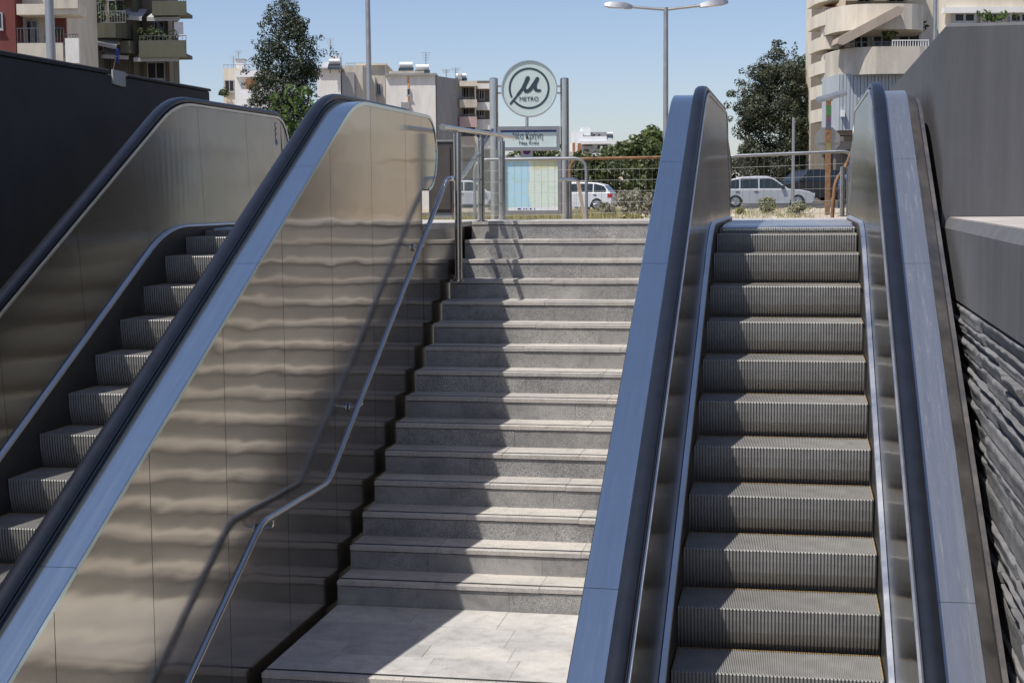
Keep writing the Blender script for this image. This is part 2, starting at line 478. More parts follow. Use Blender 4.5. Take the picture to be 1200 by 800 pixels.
            cp.build('truss_side', M_dark, root)
    return root

RE = escalator(-.582, 'escalator right of the stairs, its steps facing the camera beside the grey wall', -.95, -4.7522, .325, .325, -8.835, -1, True)
LE = escalator(-4.645, 'escalator left of the stairs with brushed steel side, beside the black wall', -1.60, -4.777, .19, .36, -8.835, 1, False)

# ------------------------------------------------------------------ stairs
G, R_ = .3389, .178
SX0, SX1 = -3.2415, -.915
stair = empty('stone_staircase', (-2.1, -4.75, -15*R_), 'grey granite staircase rising between the two escalators', 'stairs')
def make_step(k, y_front, ztop, g=G, cuts=None):
    """tread top at ztop, nosing front at y_front"""
    r2 = random.Random(100+k)
    c1 = SX0+ (SX1-SX0)*r2.uniform(.28, .42); c2 = SX0+(SX1-SX0)*r2.uniform(.62, .76)
    xs = [SX0, c1, c2, SX1]
    for i in range(3):
        dz = r2.uniform(-.0015, .0015); dy = r2.uniform(-.002, .002)
        mb = MB(); mb.bbox(xs[i]+.0012, xs[i+1]-.0012, y_front+dy, y_front+.058, ztop-.034+dz, ztop+dz, .0035)
        mb.build('nosing_slab', M_tread, stair)
        mb = MB(); mb.bbox(xs[i]+.0012, xs[i+1]-.0012, y_front+.088, y_front+g+.012, ztop-.034+dz, ztop+dz, .0015)
        mb.build('tread_slab', M_tread, stair)
    c3 = SX0+(SX1-SX0)*r2.uniform(.15, .5); c4 = c3+(SX1-SX0)*r2.uniform(.28, .42)
    xs = [SX0, c3, c4, SX1]
    for i in range(3):
        dy = r2.uniform(-.0015, .0015)
        mb = MB(); mb.box(xs[i]+.001, xs[i+1]-.001, y_front+.009+dy, y_front+.04, ztop-R_+.0005, ztop-.0405)
        mb.build('riser_slab', M_riser, stair)
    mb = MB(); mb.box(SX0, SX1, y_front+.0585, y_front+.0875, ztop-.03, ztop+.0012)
    mb.build('shaded_groove_strip', M_black, stair)  # black strip in place of the groove's shaded line
    mb = MB(); mb.box(SX0+.001, SX1-.001, y_front+.024, y_front+.05, ztop-.0405, ztop-.0345); mb.build('open_joint', M_gap, stair)
    mb = MB(); mb.box(SX0+.001, SX1-.001, y_front+.014, y_front+g+.05, ztop-R_-.05, ztop-.0415)
    mb.build('mortar_bed', M_joint, stair)
for k in range(0, 15):
    if k == 0: continue
    make_step(k, -k*G, -k*R_)
make_step(0, 0.0, 0.0)
ZL = -15*R_; YL0 = -14*G+.009; YL1 = -6.33
# landing slabs
rr = random.Random(5)
mb = MB(); mb.box(SX0, SX1, YL1+.06, YL0+.05, ZL-.25, ZL-.003); mb.build('mortar_bed', M_joint, stair)
ycut = [YL0-.001, YL0-.43, YL0-.86, YL0-1.13, YL1+.056]
for i in range(len(ycut)-1):
    off = rr.uniform(0, .45); xs = [SX0]; x = SX0+.35+off
    while x < SX1-.15: xs.append(x); x += rr.uniform(.52, .66)
    xs.append(SX1)
    for j in range(len(xs)-1):
        dz = rr.uniform(-.0015, .0015)
        mb = MB(); mb.bbox(xs[j]+.0014, xs[j+1]-.0014, ycut[i+1]+.0014, ycut[i]-.0014, ZL-.03, ZL+dz*.5, .001)
        mb.build('paving_slab', M_pave, stair)
for q in range(0, 10): make_step(40+q, YL1-q*G, ZL-q*R_)

# ------------------------------------------------------------------ setting around the stairs
def structure(mb, name, mt, label=None):
    o = mb.build(name, mt); o['kind'] = 'structure'
    return o
mb = MB(); mb.box(-9, 6, -30, -4, -4.72, -4.6); structure(mb, 'lower_floor', M_concrete)
# top landing paving with joints
land = MB(); land.box(-5.5, .89, .36, 1.2, -.3, -.012); land.box(-5.5, -3.30, -.98, .36, -.3, -.012); land.box(-.86, .89, -.98, .36, -.3, -.012)
land_o = structure(land, 'landing', M_joint)
rr = random.Random(11); y = .358
while y < 1.1:
    x = -5.49+rr.uniform(0, .3); xs = [-5.49]
    while x < .5: xs.append(x+.2); x += .6
    xs.append(.885)
    for j in range(len(xs)-1):
        mb = MB(); mb.bbox(xs[j]+.002, xs[j+1]-.002, y+.002, min(y+.43, 1.2)-.002, -.012, rr.uniform(-.002, .0), .002)
        mb.build('paving_slab', M_pave, land_o)
    y += .43
for xs in ([-5.49, -4.9, -4.3, -3.75, -3.305], [-.855, -.25, .35, .885]):
    for j in range(len(xs)-1):
        for y0, y1 in ((-.975, -.32), (-.315, .355)):
            mb = MB(); mb.bbox(xs[j]+.002, xs[j+1]-.002, y0, y1, -.012, rr.uniform(-.003, -.001), .002)
            mb.build('paving_slab', M_pave, land_o)
# steps from the raised landing down to the street
for i in range(3):
    mb = MB(); mb.bbox(-5.5, .89, 1.2+.34*i, 1.55+.34*i, -.6, -.167*(i+1)+.03, .004); mb.build('kerb_step', M_tread, land_o)
# plinth between left escalator and the head of the stairs
pl = empty('stair_plinth', (-3.29, -.9, -.6), 'low steel clad plinth with granite coping left of the top steps', 'plinth')
mb = MB(); mb.box(-3.32, -3.291, -1.84, -.985, -2.6, -.05); mb.box(-3.32, -3.291, -.98, .34, -2.6, -.05); mb.build('cladding_panel', M_clad, pl)
mb = MB(); mb.bbox(-3.40, -3.26, -1.84, .34, -.046, .004, .004); mb.build('coping', M_tread, pl)

# black wall on the left
lw = empty('black_wall', (-5.65, -7, -4.6), 'tall charcoal black wall at far left above the left escalator', 'wall')
mb = MB(); mb.bbox(-5.8, -5.5, -18, -1.26, -4.6, 1.262, .01); mb.build('wall_body', M_wall_black, lw)
mb = MB(); mb.bbox(-5.82, -5.485, -18, -3.42, 1.262, 1.296, .008); mb.build('coping', M_wall_black, lw)
mb = MB(); mb.bbox(-5.82, -5.485, -3.09, -1.25, 1.262, 1.286, .008); mb.build('coping', M_wall_black, lw)
P0 = at_x(131.5, 100, -5.495); P1 = at_x(145.5, 84.5, -5.495)
mb = MB(); mb.prism([(P0[1], P0[2]+.012), (P1[1]-.05, P0[2]-.0), (P1[1], P0[2]+.003), (P1[1], P1[2]), (P0[1], P1[2]+.002)], lambda a, b_, d: (d, a, b_), -5.4995, -5.484)
mb.build('bare_patch', M_concrete, lw, label='pale bare patch in the top edge of the black wall')

# grey wall on the right
rw = empty('grey_wall', (2.4, 0, -4.6), 'tall smooth grey painted wall block at right edge', 'wall')
mb = MB(); mb.bbox(.9, 5.2, -4.985, 8.9, -2.0, 1.308, .02); mb.build('wall_body', M_grey, rw)
lo = empty('low_grey_wall', (1.6, -9, -4.6), 'low grey parapet wall with rough stacked stone below, right foreground', 'wall')
mb = MB(); mb.prism([(.9, -.368), (.9, .030), (.943, .088), (5.2, .088), (5.2, -.368)], lambda a, b_, d: (a, d, b_), -18, -4.987)
mb.build('parapet_panel', M_grey2, lo)
mb = MB(); mb.box(.948, 5.2, -18, -4.99, .088, .094); mb.build('coping', M_coping, lo)
mb = MB(); mb.box(.985, 5.2, -18, -4.995, -4.6, -.369); mb.build('stone_backing', M_dark, lo)
# stacked stones: each its own piece where the photograph shows them
def stone_mb(r2, y0, y1, z0, z1, proud):
    """split-faced slab: flat rough face, sharp broken upper lip"""
    ny = max(4, int((y1-y0)/.11)+2); V = []; F = []
    h = z1-z0
    prof = [(0.0, .55), (.08, .72), (.45, .82), (.82, 1.0), (.96, .98), (1.0, .86)]
    n = len(prof); tilt = r2.uniform(-.35, .45)
    for i in range(ny):
        t_ = i/(ny-1); yy = y0+(y1-y0)*t_
        e = .96 if i in (0, ny-1) else 1.0
        j = r2.uniform(-.09, .08); dz = r2.uniform(-.12, .10)*h
        for a, b_ in prof:
            V.append((.945-(proud*max(.12, b_+tilt*(a-.5)+j*(.4+a))*e), yy+(r2.uniform(-.008, .008) if 0 < i < ny-1 else 0), z0+h*a+dz*(a if a < 1 else .35)))
    for i in range(ny-1):
        for k in range(n-1): F.append((i*n+k, i*n+k+1, (i+1)*n+k+1, (i+1)*n+k))
    mb = MB(); mb.add(V, F); b0 = len(mb.v)
    mb.add([(.99, y0, z0), (.99, y0, z1), (.99, y1, z1), (.99, y1, z0)], [(3, 2, 1, 0)])
    e = (ny-1)*n
    for f in [tuple(range(n))+(b0+1, b0), tuple(e+k for k in range(n))[::-1]+(b0+3, b0+2),
              tuple(i*n+n-1 for i in range(ny))+(b0+2, b0+1), tuple(i*n for i in range(ny))[::-1]+(b0, b0+3)]:
        mb.f.append(f); mb.mi.append(0)
    return mb
r2 = random.Random(3); z = -.386; rest = MB(); cnt = 0
while z > -3.0:
    h = r2.choice([.05, .07, .085, .10, .13])*r2.uniform(.85, 1.15); y = -11.0+r2.uniform(-.5, 0)
    while y < -5.0:
        L = r2.uniform(.45, 1.7); y1 = min(y+L, -4.99)
        stn = stone_mb(r2, y+.002, y1-.002, z-h+.002, z-.001, r2.choice([.040, .046, .050, .056, .062]))
        vis = (-9.2 < y1 and z > -.35-(-4.6-y)*.62)
        if vis and cnt < 290 and y < -5.05: stn.build('stone', M_stone, lo); cnt += 1
        else: rest.add(stn.v, stn.f)
        y = y1
    z -= h
o = rest.build('stone_courses', M_stone, lo); o['kind'] = 'stuff'

# ------------------------------------------------------------------ handrail along the stairs and the guard rail
hr = empty('stair_handrail', (-3.19, -4.2, -2.67), 'stainless tube handrail bracketed along the brushed steel escalator side', 'handrail')
pts = [(-3.19, -11.5, -4.34), (-3.19, -7.613, -2.322), (-3.19, -6.41, -1.712), (-3.19, -5.08, -1.722), (-3.19, -1.36, .375), (-3.19, -1.12, .418), (-3.19, -.72, .432), (-3.15, -.40, .50), (-3.125, .54, .93)]
pts = [pts[0]]+fillet([pts[0], pts[2], pts[3], (-3.19, -1.30, .415), (-3.18, -.70, .430), pts[8]], .11)[1:]
mb = MB(); mb.tube(pts, .0215, 14); mb.build('rail', M_tube, hr, True)
for (Y, Z) in ((-6.2, -1.712), (-4.2, -1.225), (-2.2, -.10), (-8.4, -2.74)):
    mb = MB(); mb.tube(fillet([(-3.19, Y, Z-.015), (-3.19, Y, Z-.075), (-3.287, Y, Z-.085)], .04), .007, 8)
    br = mb.build('bracket', M_tube, hr, True)
    mb = MB(); mb.tube([(-3.2845, Y, Z-.085), (-3.274, Y, Z-.085)], .035, 16); mb.build('flange', M_tube, br, True)
gr = empty('glass_guard_rail', (-3.12, 0, 0), 'stainless posts with glass panes and slanting top bar at the stair head', 'railing')
mb = MB(); mb.tube([(-3.12, -1.74, .868), (-3.12, 1.70, .902)], .0215, 14); mb.build('top_bar', M_tube, gr, True)
mb = MB(); mb.tube([(-3.12, -1.765, .868), (-3.12, -1.735, .868)], .029, 14); mb.build('end_cap', M_tube, gr, True)
posts = [(-1.16, -.534), (-.10, .002), (1.0, 0.0)]
for Y, zb_ in posts:
    mb = MB(); mb.tube([(-3.12, Y, zb_), (-3.12, Y, .835)], .035 if zb_ < -.1 else .036, 16); po = mb.build('post', M_tube, gr, True)
    mb = MB(); mb.tube([(-3.12, Y, .83), (-3.12, Y, .872)], .012, 8); mb.build('spigot', M_tube, po, True)
    mb = MB(); mb.tube([(-3.12, Y, zb_-.002), (-3.12, Y, zb_+.010)], .065, 16); mb.build('base_flange', M_tube, po, True)
for (ya, yb, za) in ((-1.09, -.17, .06), (-.03, .93, .06)):
    mb = MB(); mb.box(-3.126, -3.114, ya, yb, za, .74); mb.build('glass_pane', M_glass, gr)
    for zz in (.17, .42, .66):
        for yy, s_ in ((ya, -1), (yb, 1)):
            mb = MB(); mb.tube([(-3.12, yy+.035*-s_, zz), (-3.12, yy+s_*.04, zz)], .013, 8); mb.build('glass_clamp', M_tube, gr, True)

# ================================================================== background
# ------------------------------------------------------------------ ground
def gz(X, Y):
    a = min(1, max(0, (Y-12)/25)); a = a*a*(3-2*a)
    side = min(1, max(0, (-X-1.4)/12)); far = -.33*(1-side)-.70*side
    far += .10*math.sin(X*.9+Y*.35)*math.exp(-((Y-30)/9)**2)
    return -.5*(1-a)+far*a
M_ground, t, b = nodes('sandy_ground')
v = coords(t)
c = ramp(t, noise(t, v, .35, 6, .7), [(.35, (.36, .30, .22)), (.55, (.44, .37, .28)), (.7, (.30, .26, .17))])
c = mixc(t, ramp(t, noise(t, v, 6, 4), [(.45, (0, 0, 0)), (.7, (.6, .6, .6))]), c, (.25, .22, .17))
t.links.new(c, b.inputs['Base Color']); b.inputs['Roughness'].default_value = .95
bump(t, b, noise(t, v, 9, 5), .8, .05)
xs = sorted(set([round(x, 2) for x in np.concatenate([np.arange(-400, -30, 30), np.arange(-30, 12, 1.5), np.arange(12, 400, 30)])]))
ys = sorted(set([round(y, 2) for y in np.concatenate([np.arange(1.5, 60, 1.5), np.arange(60, 140, 10), np.arange(140, 2200, 150)])]))
V = [(x, y, gz(x, y)) for y in ys for x in xs]; nx = len(xs)
F = [(j*nx+i, j*nx+i+1, (j+1)*nx+i+1, (j+1)*nx+i) for j in range(len(ys)-1) for i in range(nx-1)]
mb = MB(); mb.add(V, F); o = mb.build('ground', M_ground, None, True); o['kind'] = 'structure'
# road strip behind the plot
M_road = plain('asphalt', (.06, .06, .062), .9, var=.25, vscale=2)
p0 = CAM+FH*62; p1 = CAM+FH*92
V = []; N_ = 24
for i in range(N_+1):
    u = -60+120*i/N_
    for q in (p0, p1):
        P = q+RH*u; V.append((P[0], P[1], gz(P[0], P[1])+.02))
mb = MB(); mb.add(V, [(2*i, 2*i+2, 2*i+3, 2*i+1) for i in range(N_)]); o = mb.build('road', M_road); o['kind'] = 'structure'

# ------------------------------------------------------------------ vegetation
def foliage_mat(name, c0, c1, c2, rough=.6, trans=.25):
    mt, t, b = nodes(name)
    g = t.nodes.new('ShaderNodeNewGeometry')
    c = ramp(t, g.outputs['Random Per Island'], [(0, c0), (.5, c1), (1, c2)])
    v = coords(t); c = mixc(t, 1.0, c, ramp(t, noise(t, v, .9, 3), [(.3, (.65, .68, .62)), (.7, (1.15, 1.12, 1.05))]), 'MULTIPLY')
    t.links.new(c, b.inputs['Base Color']); b.inputs['Roughness'].default_value = rough
    tr = t.nodes.new('ShaderNodeBsdfTranslucent'); t.links.new(c, tr.inputs[0])
    ms = t.nodes.new('ShaderNodeMixShader'); ms.inputs[0].default_value = trans
    out = t.nodes['Material Output']; t.links.new(b.outputs[0], ms.inputs[1]); t.links.new(tr.outputs[0], ms.inputs[2]); t.links.new(ms.outputs[0], out.inputs[0])
    return mt
F_cyp = foliage_mat('cypress_leaf', (.020, .032, .014), (.040, .056, .026), (.075, .090, .042))
F_pine = foliage_mat('pine_leaf', (.028, .040, .020), (.060, .075, .044), (.12, .13, .085))
F_green = foliage_mat('green_leaf', (.045, .085, .018), (.08, .14, .03), (.13, .20, .05))
F_mid = foliage_mat('hedge_leaf', (.035, .060, .016), (.075, .105, .030), (.13, .15, .05))
F_mid2 = foliage_mat('deep_leaf', (.018, .038, .012), (.035, .062, .018), (.06, .095, .028))
F_olive = foliage_mat('olive_leaf', (.06, .09, .02), (.10, .14, .035), (.15, .18, .05))
F_grey = foliage_mat('grey_leaf', (.20, .21, .12), (.28, .29, .18), (.36, .36, .26))
F_lav = foliage_mat('lavender_leaf', (.24, .23, .20), (.30, .30, .19), (.38, .36, .35))
F_dry = foliage_mat('dry_grass', (.30, .27, .12), (.44, .39, .20), (.28, .31, .11))
M_bark = plain('bark', (.09, .07, .05), .9, var=.35, vscale=8, bstr=.8, bdist=.02)

def leaves(clumps, n_per_m2, size, seed, parent, mat, name='crown', up=.25, aspect=.55, kind=None):
    """clumps: (cx,cy,cz, rx,ry,rz); leaf quads through the outer shell of each clump"""
    g = np.random.default_rng(seed); allv = []
    for (cx, cy, cz, rx, ry, rz) in clumps:
        n = int(n_per_m2*4*math.pi*((rx*ry+rx*rz+ry*rz)/3)); n = max(n, 8)
        d = g.normal(size=(n, 3)); d /= np.linalg.norm(d, axis=1)[:, None]
        rad = g.uniform(.55, 1.06, (n, 1))**.5
        c = np.array([cx, cy, cz])+d*rad*np.array([rx, ry, rz])
        nr = d+g.normal(scale=.38, size=(n, 3)); nr[:, 2] += up; nr /= np.linalg.norm(nr, axis=1)[:, None]
        a = np.cross(nr, g.normal(size=(n, 3))); a /= np.linalg.norm(a, axis=1)[:, None]; bb = np.cross(nr, a)
        sz = size*g.uniform(.55, 1.35, (n, 1))
        q = np.stack([c-a*sz, c-bb*sz*aspect*.9+nr*sz*.1, c+a*sz, c+bb*sz*aspect*.9-nr*sz*.05], 1)
        allv.append(q.reshape(-1, 3))
    V = np.concatenate(allv)-root_loc(parent) if parent else np.concatenate(allv)
    nq = len(V)//4
    me = bpy.data.meshes.new(name); me.vertices.add(len(V)); me.vertices.foreach_set('co', V.ravel())
    me.loops.add(nq*4); me.loops.foreach_set('vertex_index', np.arange(nq*4))
    me.polygons.add(nq); me.polygons.foreach_set('loop_start', np.arange(nq)*4); me.polygons.foreach_set('loop_total', np.full(nq, 4))
    me.materials.append(mat); me.update(calc_edges=True); me.validate()
    o = link_mesh(me, name, parent)
    if kind: o['kind'] = kind
    return o
def place(x, y, D):
    return at_depth(x, y, D)
def px(D): return D/FPX
def tree(name, label, D, xc, ytop, ybase_z, outline, n_d, size, mat, seed, cat='tree', group=None, clump=.5, trunk=True, fill=1.0, depth=.8):
    """outline: list of (ypx, xleft, xright) down the crown; clumps fill it"""
    g = random.Random(seed); s = px(D)
    base = place(xc, 300, D); base[2] = ybase_z
    root = empty(name, tuple(base), label, cat, group)
    ys = [o_[0] for o_ in outline]
    cl = []
    area = sum((outline[i+1][0]-outline[i][0])*((outline[i][2]-outline[i][1])+(outline[i+1][2]-outline[i+1][1]))/2 for i in range(len(outline)-1))*s*s
    n = int(fill*area/(clump*clump)*2.6)
    for k in range(n):
        y = g.uniform(ys[0], ys[-1])
        for i in range(len(ys)-1):
            if ys[i] <= y <= ys[i+1]: break
        t_ = (y-ys[i])/max(1e-6, ys[i+1]-ys[i]); xl = outline[i][1]*(1-t_)+outline[i+1][1]*t_; xr = outline[i][2]*(1-t_)+outline[i+1][2]*t_
        if g.random() > (xr-xl)*s/(max(o_[2]-o_[1] for o_ in outline)*s)+.15: continue
        x = g.uniform(xl, xr); w_ = (xr-xl)*s/2
        u = (x-(xl+xr)/2)*s
        dd = math.sqrt(max(0, 1-(u/max(w_, .01))**2))*w_*depth
        P = place(x, y, D)+FH*g.uniform(-dd, dd*.6)
        r_ = clump*g.uniform(.6, 1.25); r_ = min(r_, w_*.9+.1)
        if g.random() < .42:
            P = P+RH*math.copysign(g.uniform(.2, 1.1)*clump*1.5, u)+np.array([0, 0, g.uniform(-.1, .5)*clump]); r_ *= .45
        cl.append((P[0], P[1], P[2], r_, r_, r_*g.uniform(.65, 1.1)))
    leaves(cl, n_d, size, seed, root, mat)
    if trunk:
        top = place((outline[0][1]+outline[0][2])/2, ys[0]*.7+ys[-1]*.3, D)
        mb = MB(); hgt = top[2]-ybase_z
        pts = [base, base*.6+np.array([top[0], top[1], top[2]])*.4, top]
        mb.tube(pts, max(.12, hgt*.022), 10, .03)
        for k in range(6):
            a = g.uniform(0, 6.28); h_ = ybase_z+hgt*g.uniform(.3, .8); q = base+(top-base)*((h_-ybase_z)/hgt)
            e = q+np.array([math.cos(a)*hgt*.13, math.sin(a)*hgt*.13, hgt*.09]); mb.tube([q, (q+e)/2+np.array([0, 0, .05]), e], hgt*.008, 6, .015)
        mb.build('trunk', M_bark, root, True)
    return root
tree('cypress_tree', 'tall dark cypress tree rising behind the left escalators', 75, 340, 0, -.9,
     [(-6, 327, 332), (6, 324, 340), (18, 319, 348), (30, 314, 351), (42, 312, 352), (54, 309, 362), (64, 310, 378), (74, 306, 374), (88, 303, 368), (108, 302, 368), (150, 300, 365), (215, 310, 355)], 75, .06, F_cyp, 1, clump=.46, fill=1.7)
tree('shrub', 'bright green leafy bush at the foot of the dark cypress', 52, 357, 107, -.9,
     [(107, 345, 360), (118, 336, 372), (135, 332, 380), (200, 335, 378)], 22, .12, F_green, 2, cat='bush', clump=.35)
tree('pine_tree', 'large grey green conifer behind the parked cars at right', 98, 918, 52, -.6,
     [(50, 908, 914), (58, 903, 922), (64, 906, 920), (72, 896, 930), (82, 890, 932), (90, 872, 936), (104, 874, 938), (118, 868, 944), (140, 867, 948), (165, 868, 950), (190, 870, 950), (228, 872, 948)], 60, .085, F_pine, 3, clump=.68, fill=1.35)
tree('broad_tree', 'dark green leafy tree just right of the grey green conifer', 106, 950, 72, -.6,
     [(72, 932, 948), (82, 926, 958), (100, 924, 964), (130, 925, 970), (170, 925, 972), (228, 925, 972)], 40, .11, F_mid2, 33, clump=.7, fill=1.3)
tree('small_tree', 'small olive green tree left of the conifer, behind the silver car', 130, 868, 186, -.6,
     [(186, 864, 874), (195, 852, 884), (215, 848, 888)], 18, .18, F_pine, 4, clump=.6)
tree('broad_tree', 'yellow green broad tree top beside the right escalator balustrade', 125, 765, 157, -.9,
     [(157, 757, 790), (170, 745, 810), (190, 735, 815), (230, 735, 815)], 20, .2, F_olive, 5, clump=.7)
tree('broad_tree', 'dark green bushy tree right of the white house, above the fence', 112, 735, 168, -.9,
     [(170, 735, 760), (180, 712, 775), (195, 700, 785), (215, 700, 785), (238, 700, 785)], 20, .18, F_mid, 6, clump=.65)
tree('broad_tree', 'green bushes between the sign pylon and the white house', 105, 690, 185, -.9,
     [(186, 665, 712), (200, 655, 725), (238, 650, 725)], 20, .18, F_mid, 7, clump=.6)
tree('broad_tree', 'green tree seen behind the name board of the pylon', 108, 620, 165, -.9,
     [(172, 595, 650), (185, 580, 660), (205, 575, 665), (238, 575, 665)], 16, .18, F_mid, 8, clump=.65)
tree('hedge', 'dark hedge in shade beneath the conifer behind the black car', 104, 950, 195, -.5,
     [(188, 880, 970), (205, 872, 985), (238, 872, 990)], 20, .18, F_pine, 9, cat='hedge', clump=.6, trunk=False)

# ------------------------------------------------------------------ buildings
def bmat(name, col, var=.12, stain=.25):
    mt, t, b = nodes(name)
    v = coords(t, 'Object', (1, 1, .25))
    c = ramp(t, noise(t, v, .9, 6, .7), [(.28, tuple(x*(1-stain) for x in col)), (.55, col), (.8, tuple(min(1, x*(1+var)) for x in col))])
    t.links.new(c, b.inputs['Base Color']); b.inputs['Roughness'].default_value = .85
    return mt
B_white = bmat('white_render', (.74, .72, .68)); B_cream = bmat('cream_render', (.66, .60, .50)); B_olive = bmat('olive_render', (.105, .104, .074))  # olive set darker: the shaded facade is put into its colour
B_tan = bmat('tan_render', (.19, .16, .125)); B_red = bmat('red_render', (.17, .045, .04)); B_beige = bmat('beige_render', (.56, .51, .43), stain=.4)
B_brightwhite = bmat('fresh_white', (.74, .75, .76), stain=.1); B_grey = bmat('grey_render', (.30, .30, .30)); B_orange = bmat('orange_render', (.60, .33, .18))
B_pink = bmat('pink_render', (.50, .37, .36)); B_blue = bmat('blue_grey_sheet', (.40, .44, .47), stain=.15)
B_brick = bmat('brick_red', (.36, .16, .09)); B_awn = bmat('awning_cloth', (.42, .42, .42), stain=.15); B_awnb = bmat('beige_awning', (.42, .35, .28), stain=.2)
B_frame = plain('window_frame', (.35, .36, .37), .5); B_rail = plain('rail_metal', (.10, .10, .11), .5)
B_pane = glass('window_pane', (.03, .04, .05), 1.0, .08); B_shade = plain('dark_room', (.02, .02, .022), .8)
B_galv = steel('galvanised', (.42, .43, .44), .5); B_rust = plain('rusty_post', (.22, .12, .06), .8, var=.5, vscale=12)
class Fac:
    def __init__(s, name, label, D, xc, group=None, zbase=-1.0, cat='building'):
        s.D = D; base = at_depth(xc, 300, D); base[2] = zbase; s.z0 = zbase; s.o = base
        s.root = empty(name, tuple(base), label, cat, group)
    def uz(s, x, y, off=0):
        P = at_depth(x, y, s.D+off); return float((P-s.o)@RH), float(P[2])
    def box(s, name, mat, x0, x1, y0, y1, f, bk, parent=None, ground=False):
        u0, z1 = s.uz(x0, y0, f); u1, z0 = s.uz(x1, y1, f)
        if ground: z0 = s.z0
        mb = MB(); mb.fbox(s.o, u0, u1, f, bk, min(z0, z1), max(z0, z1))
        return mb.build(name, mat, parent or s.root)
    def window(s, x0, x1, y0, y1, f, fr=.09, mat=None, mull=1):
        u0, z1 = s.uz(x0, y0, f); u1, z0 = s.uz(x1, y1, f)
        mb = MB()
        mb.fbox(s.o, u0, u0+fr, f-.06, f+.05, z0, z1); mb.fbox(s.o, u1-fr, u1, f-.06, f+.05, z0, z1)
        mb.fbox(s.o, u0+fr, u1-fr, f-.06, f+.05, z1-fr, z1); mb.fbox(s.o, u0+fr, u1-fr, f-.06, f+.05, z0, z0+fr)
        for k in range(mull):
            uc = u0+(u1-u0)*(k+1)/(mull+1); mb.fbox(s.o, uc-fr*.4, uc+fr*.4, f-.055, f+.05, z0+fr, z1-fr)
        w_ = mb.build('window', B_frame, s.root)
        mb = MB(); mb.fbox(s.o, u0+fr, u1-fr, f-.02, f+.03, z0+fr, z1-fr); mb.build('pane', mat or B_pane, w_)
        mb = MB(); mb.fbox(s.o, u0-.05, u1+.05, f-.14, f-.06, z0-.08, z0); mb.build('sill', B_frame, w_)
        return w_
    def rail(s, x0, x1, y0, y1, f, n=10, mat=None, parent=None, name='railing'):
        u0, z1 = s.uz(x0, y0, f); u1, z0 = s.uz(x1, y1, f); mb = MB(); r_ = .03
        mb.fbox(s.o, u0, u1, f, f+.05, z1-.05, z1); mb.fbox(s.o, u0, u1, f, f+.05, z0, z0+.05)
        for k in range(n+1):
            u = u0+(u1-u0)*k/n; mb.fbox(s.o, u-r_*.6, u+r_*.6, f+.01, f+.04, z0, z1)
        return mb.build(name, mat or B_rail, parent or s.root)
    def awning(s, x0, x1, y0, y1, f, out, mat=None, slant=0):
        u0, z1 = s.uz(x0, y0, f); u1, z0 = s.uz(x1, y1, f)
        P = lambda u, w_, z: (s.o[0]+RH[0]*u+FH[0]*w_, s.o[1]+RH[1]*u+FH[1]*w_, z)
        mb = MB(); th = .05; dz = slant*(z1-z0)
        V = []
        for d in (0, -th): V += [P(u0, f, z1+d), P(u1, f, z1-dz+d), P(u1, f-out, z0-dz+d), P(u0, f-out, z0+d)]
        V2 = [P(u0, f-out-.004, z0), P(u1, f-out-.004, z0-dz), P(u1, f-out-.004, z0-dz-.28), P(u0, f-out-.004, z0-.28), P(u0, f-out-.03, z0), P(u1, f-out-.03, z0-dz), P(u1, f-out-.03, z0-dz-.28), P(u0, f-out-.03, z0-.28)]
        Fb = [(0, 1, 2, 3), (7, 6, 5, 4), (0, 4, 5, 1), (1, 5, 6, 2), (2, 6, 7, 3), (3, 7, 4, 0)]
        mb.add(V, Fb); mb.add(V2, Fb)
        return mb.build('awning', mat or B_awn, s.root)
    def plants(s, x0, x1, y0, y1, f, seed, mat=None):
        g = random.Random(seed); cl = []
        for k in range(max(2, int((x1-x0)/3))):
            P = at_depth(g.uniform(x0, x1), g.uniform(y0, y1), s.D+f); r_ = g.uniform(.2, .4); cl.append((*P, r_, r_, r_))
        o = leaves(cl, 30, .13, seed, s.root, mat or F_mid, 'balcony_plants'); o['kind'] = 'stuff'; return o
    def tank(s, x, y, f, k=1.0):
        """solar water heater: tank on a frame with tilted panel"""
        P = at_depth(x, y, s.D+f); mb = MB()
        mb.tube([P-RH*.7*k, P+RH*.7*k], .28*k, 12); tk = mb.build('water_tank', B_brightwhite, s.root, True)
        mb = MB(); q = P-np.array([0, 0, .3*k])
        mb.add([q-RH*.8*k-FH*1.3*k-np.array([0, 0, .75*k]), q+RH*.8*k-FH*1.3*k-np.array([0, 0, .75*k]), q+RH*.8*k, q-RH*.8*k,
                q-RH*.8*k-FH*1.3*k-np.array([0, 0, .85*k]), q+RH*.8*k-FH*1.3*k-np.array([0, 0, .85*k]), q+RH*.8*k-np.array([0, 0, .1]), q-RH*.8*k-np.array([0, 0, .1])],
               [(0, 1, 2, 3), (7, 6, 5, 4), (0, 4, 5, 1), (1, 5, 6, 2), (2, 6, 7, 3), (3, 7, 4, 0)])
        for a in (-.6, .6): mb.tube([q+RH*a*k, q+RH*a*k-np.array([0, 0, 1.2*k])], .04, 6)
        mb.build('solar_panel', B_pane, s.root)
    def antenna(s, x, y0, y1, f):
        a = at_depth(x, y0, s.D+f); c_ = at_depth(x, y1, s.D+f); mb = MB(); mb.tube([c_, a], .035, 6)
        for k in range(4):
            q = a*(1-.12*k)+c_*.12*k; mb.tube([q-RH*(.4-.06*k), q+RH*(.4-.06*k)], .018, 5)
        mb.build('antenna', B_galv, s.root)

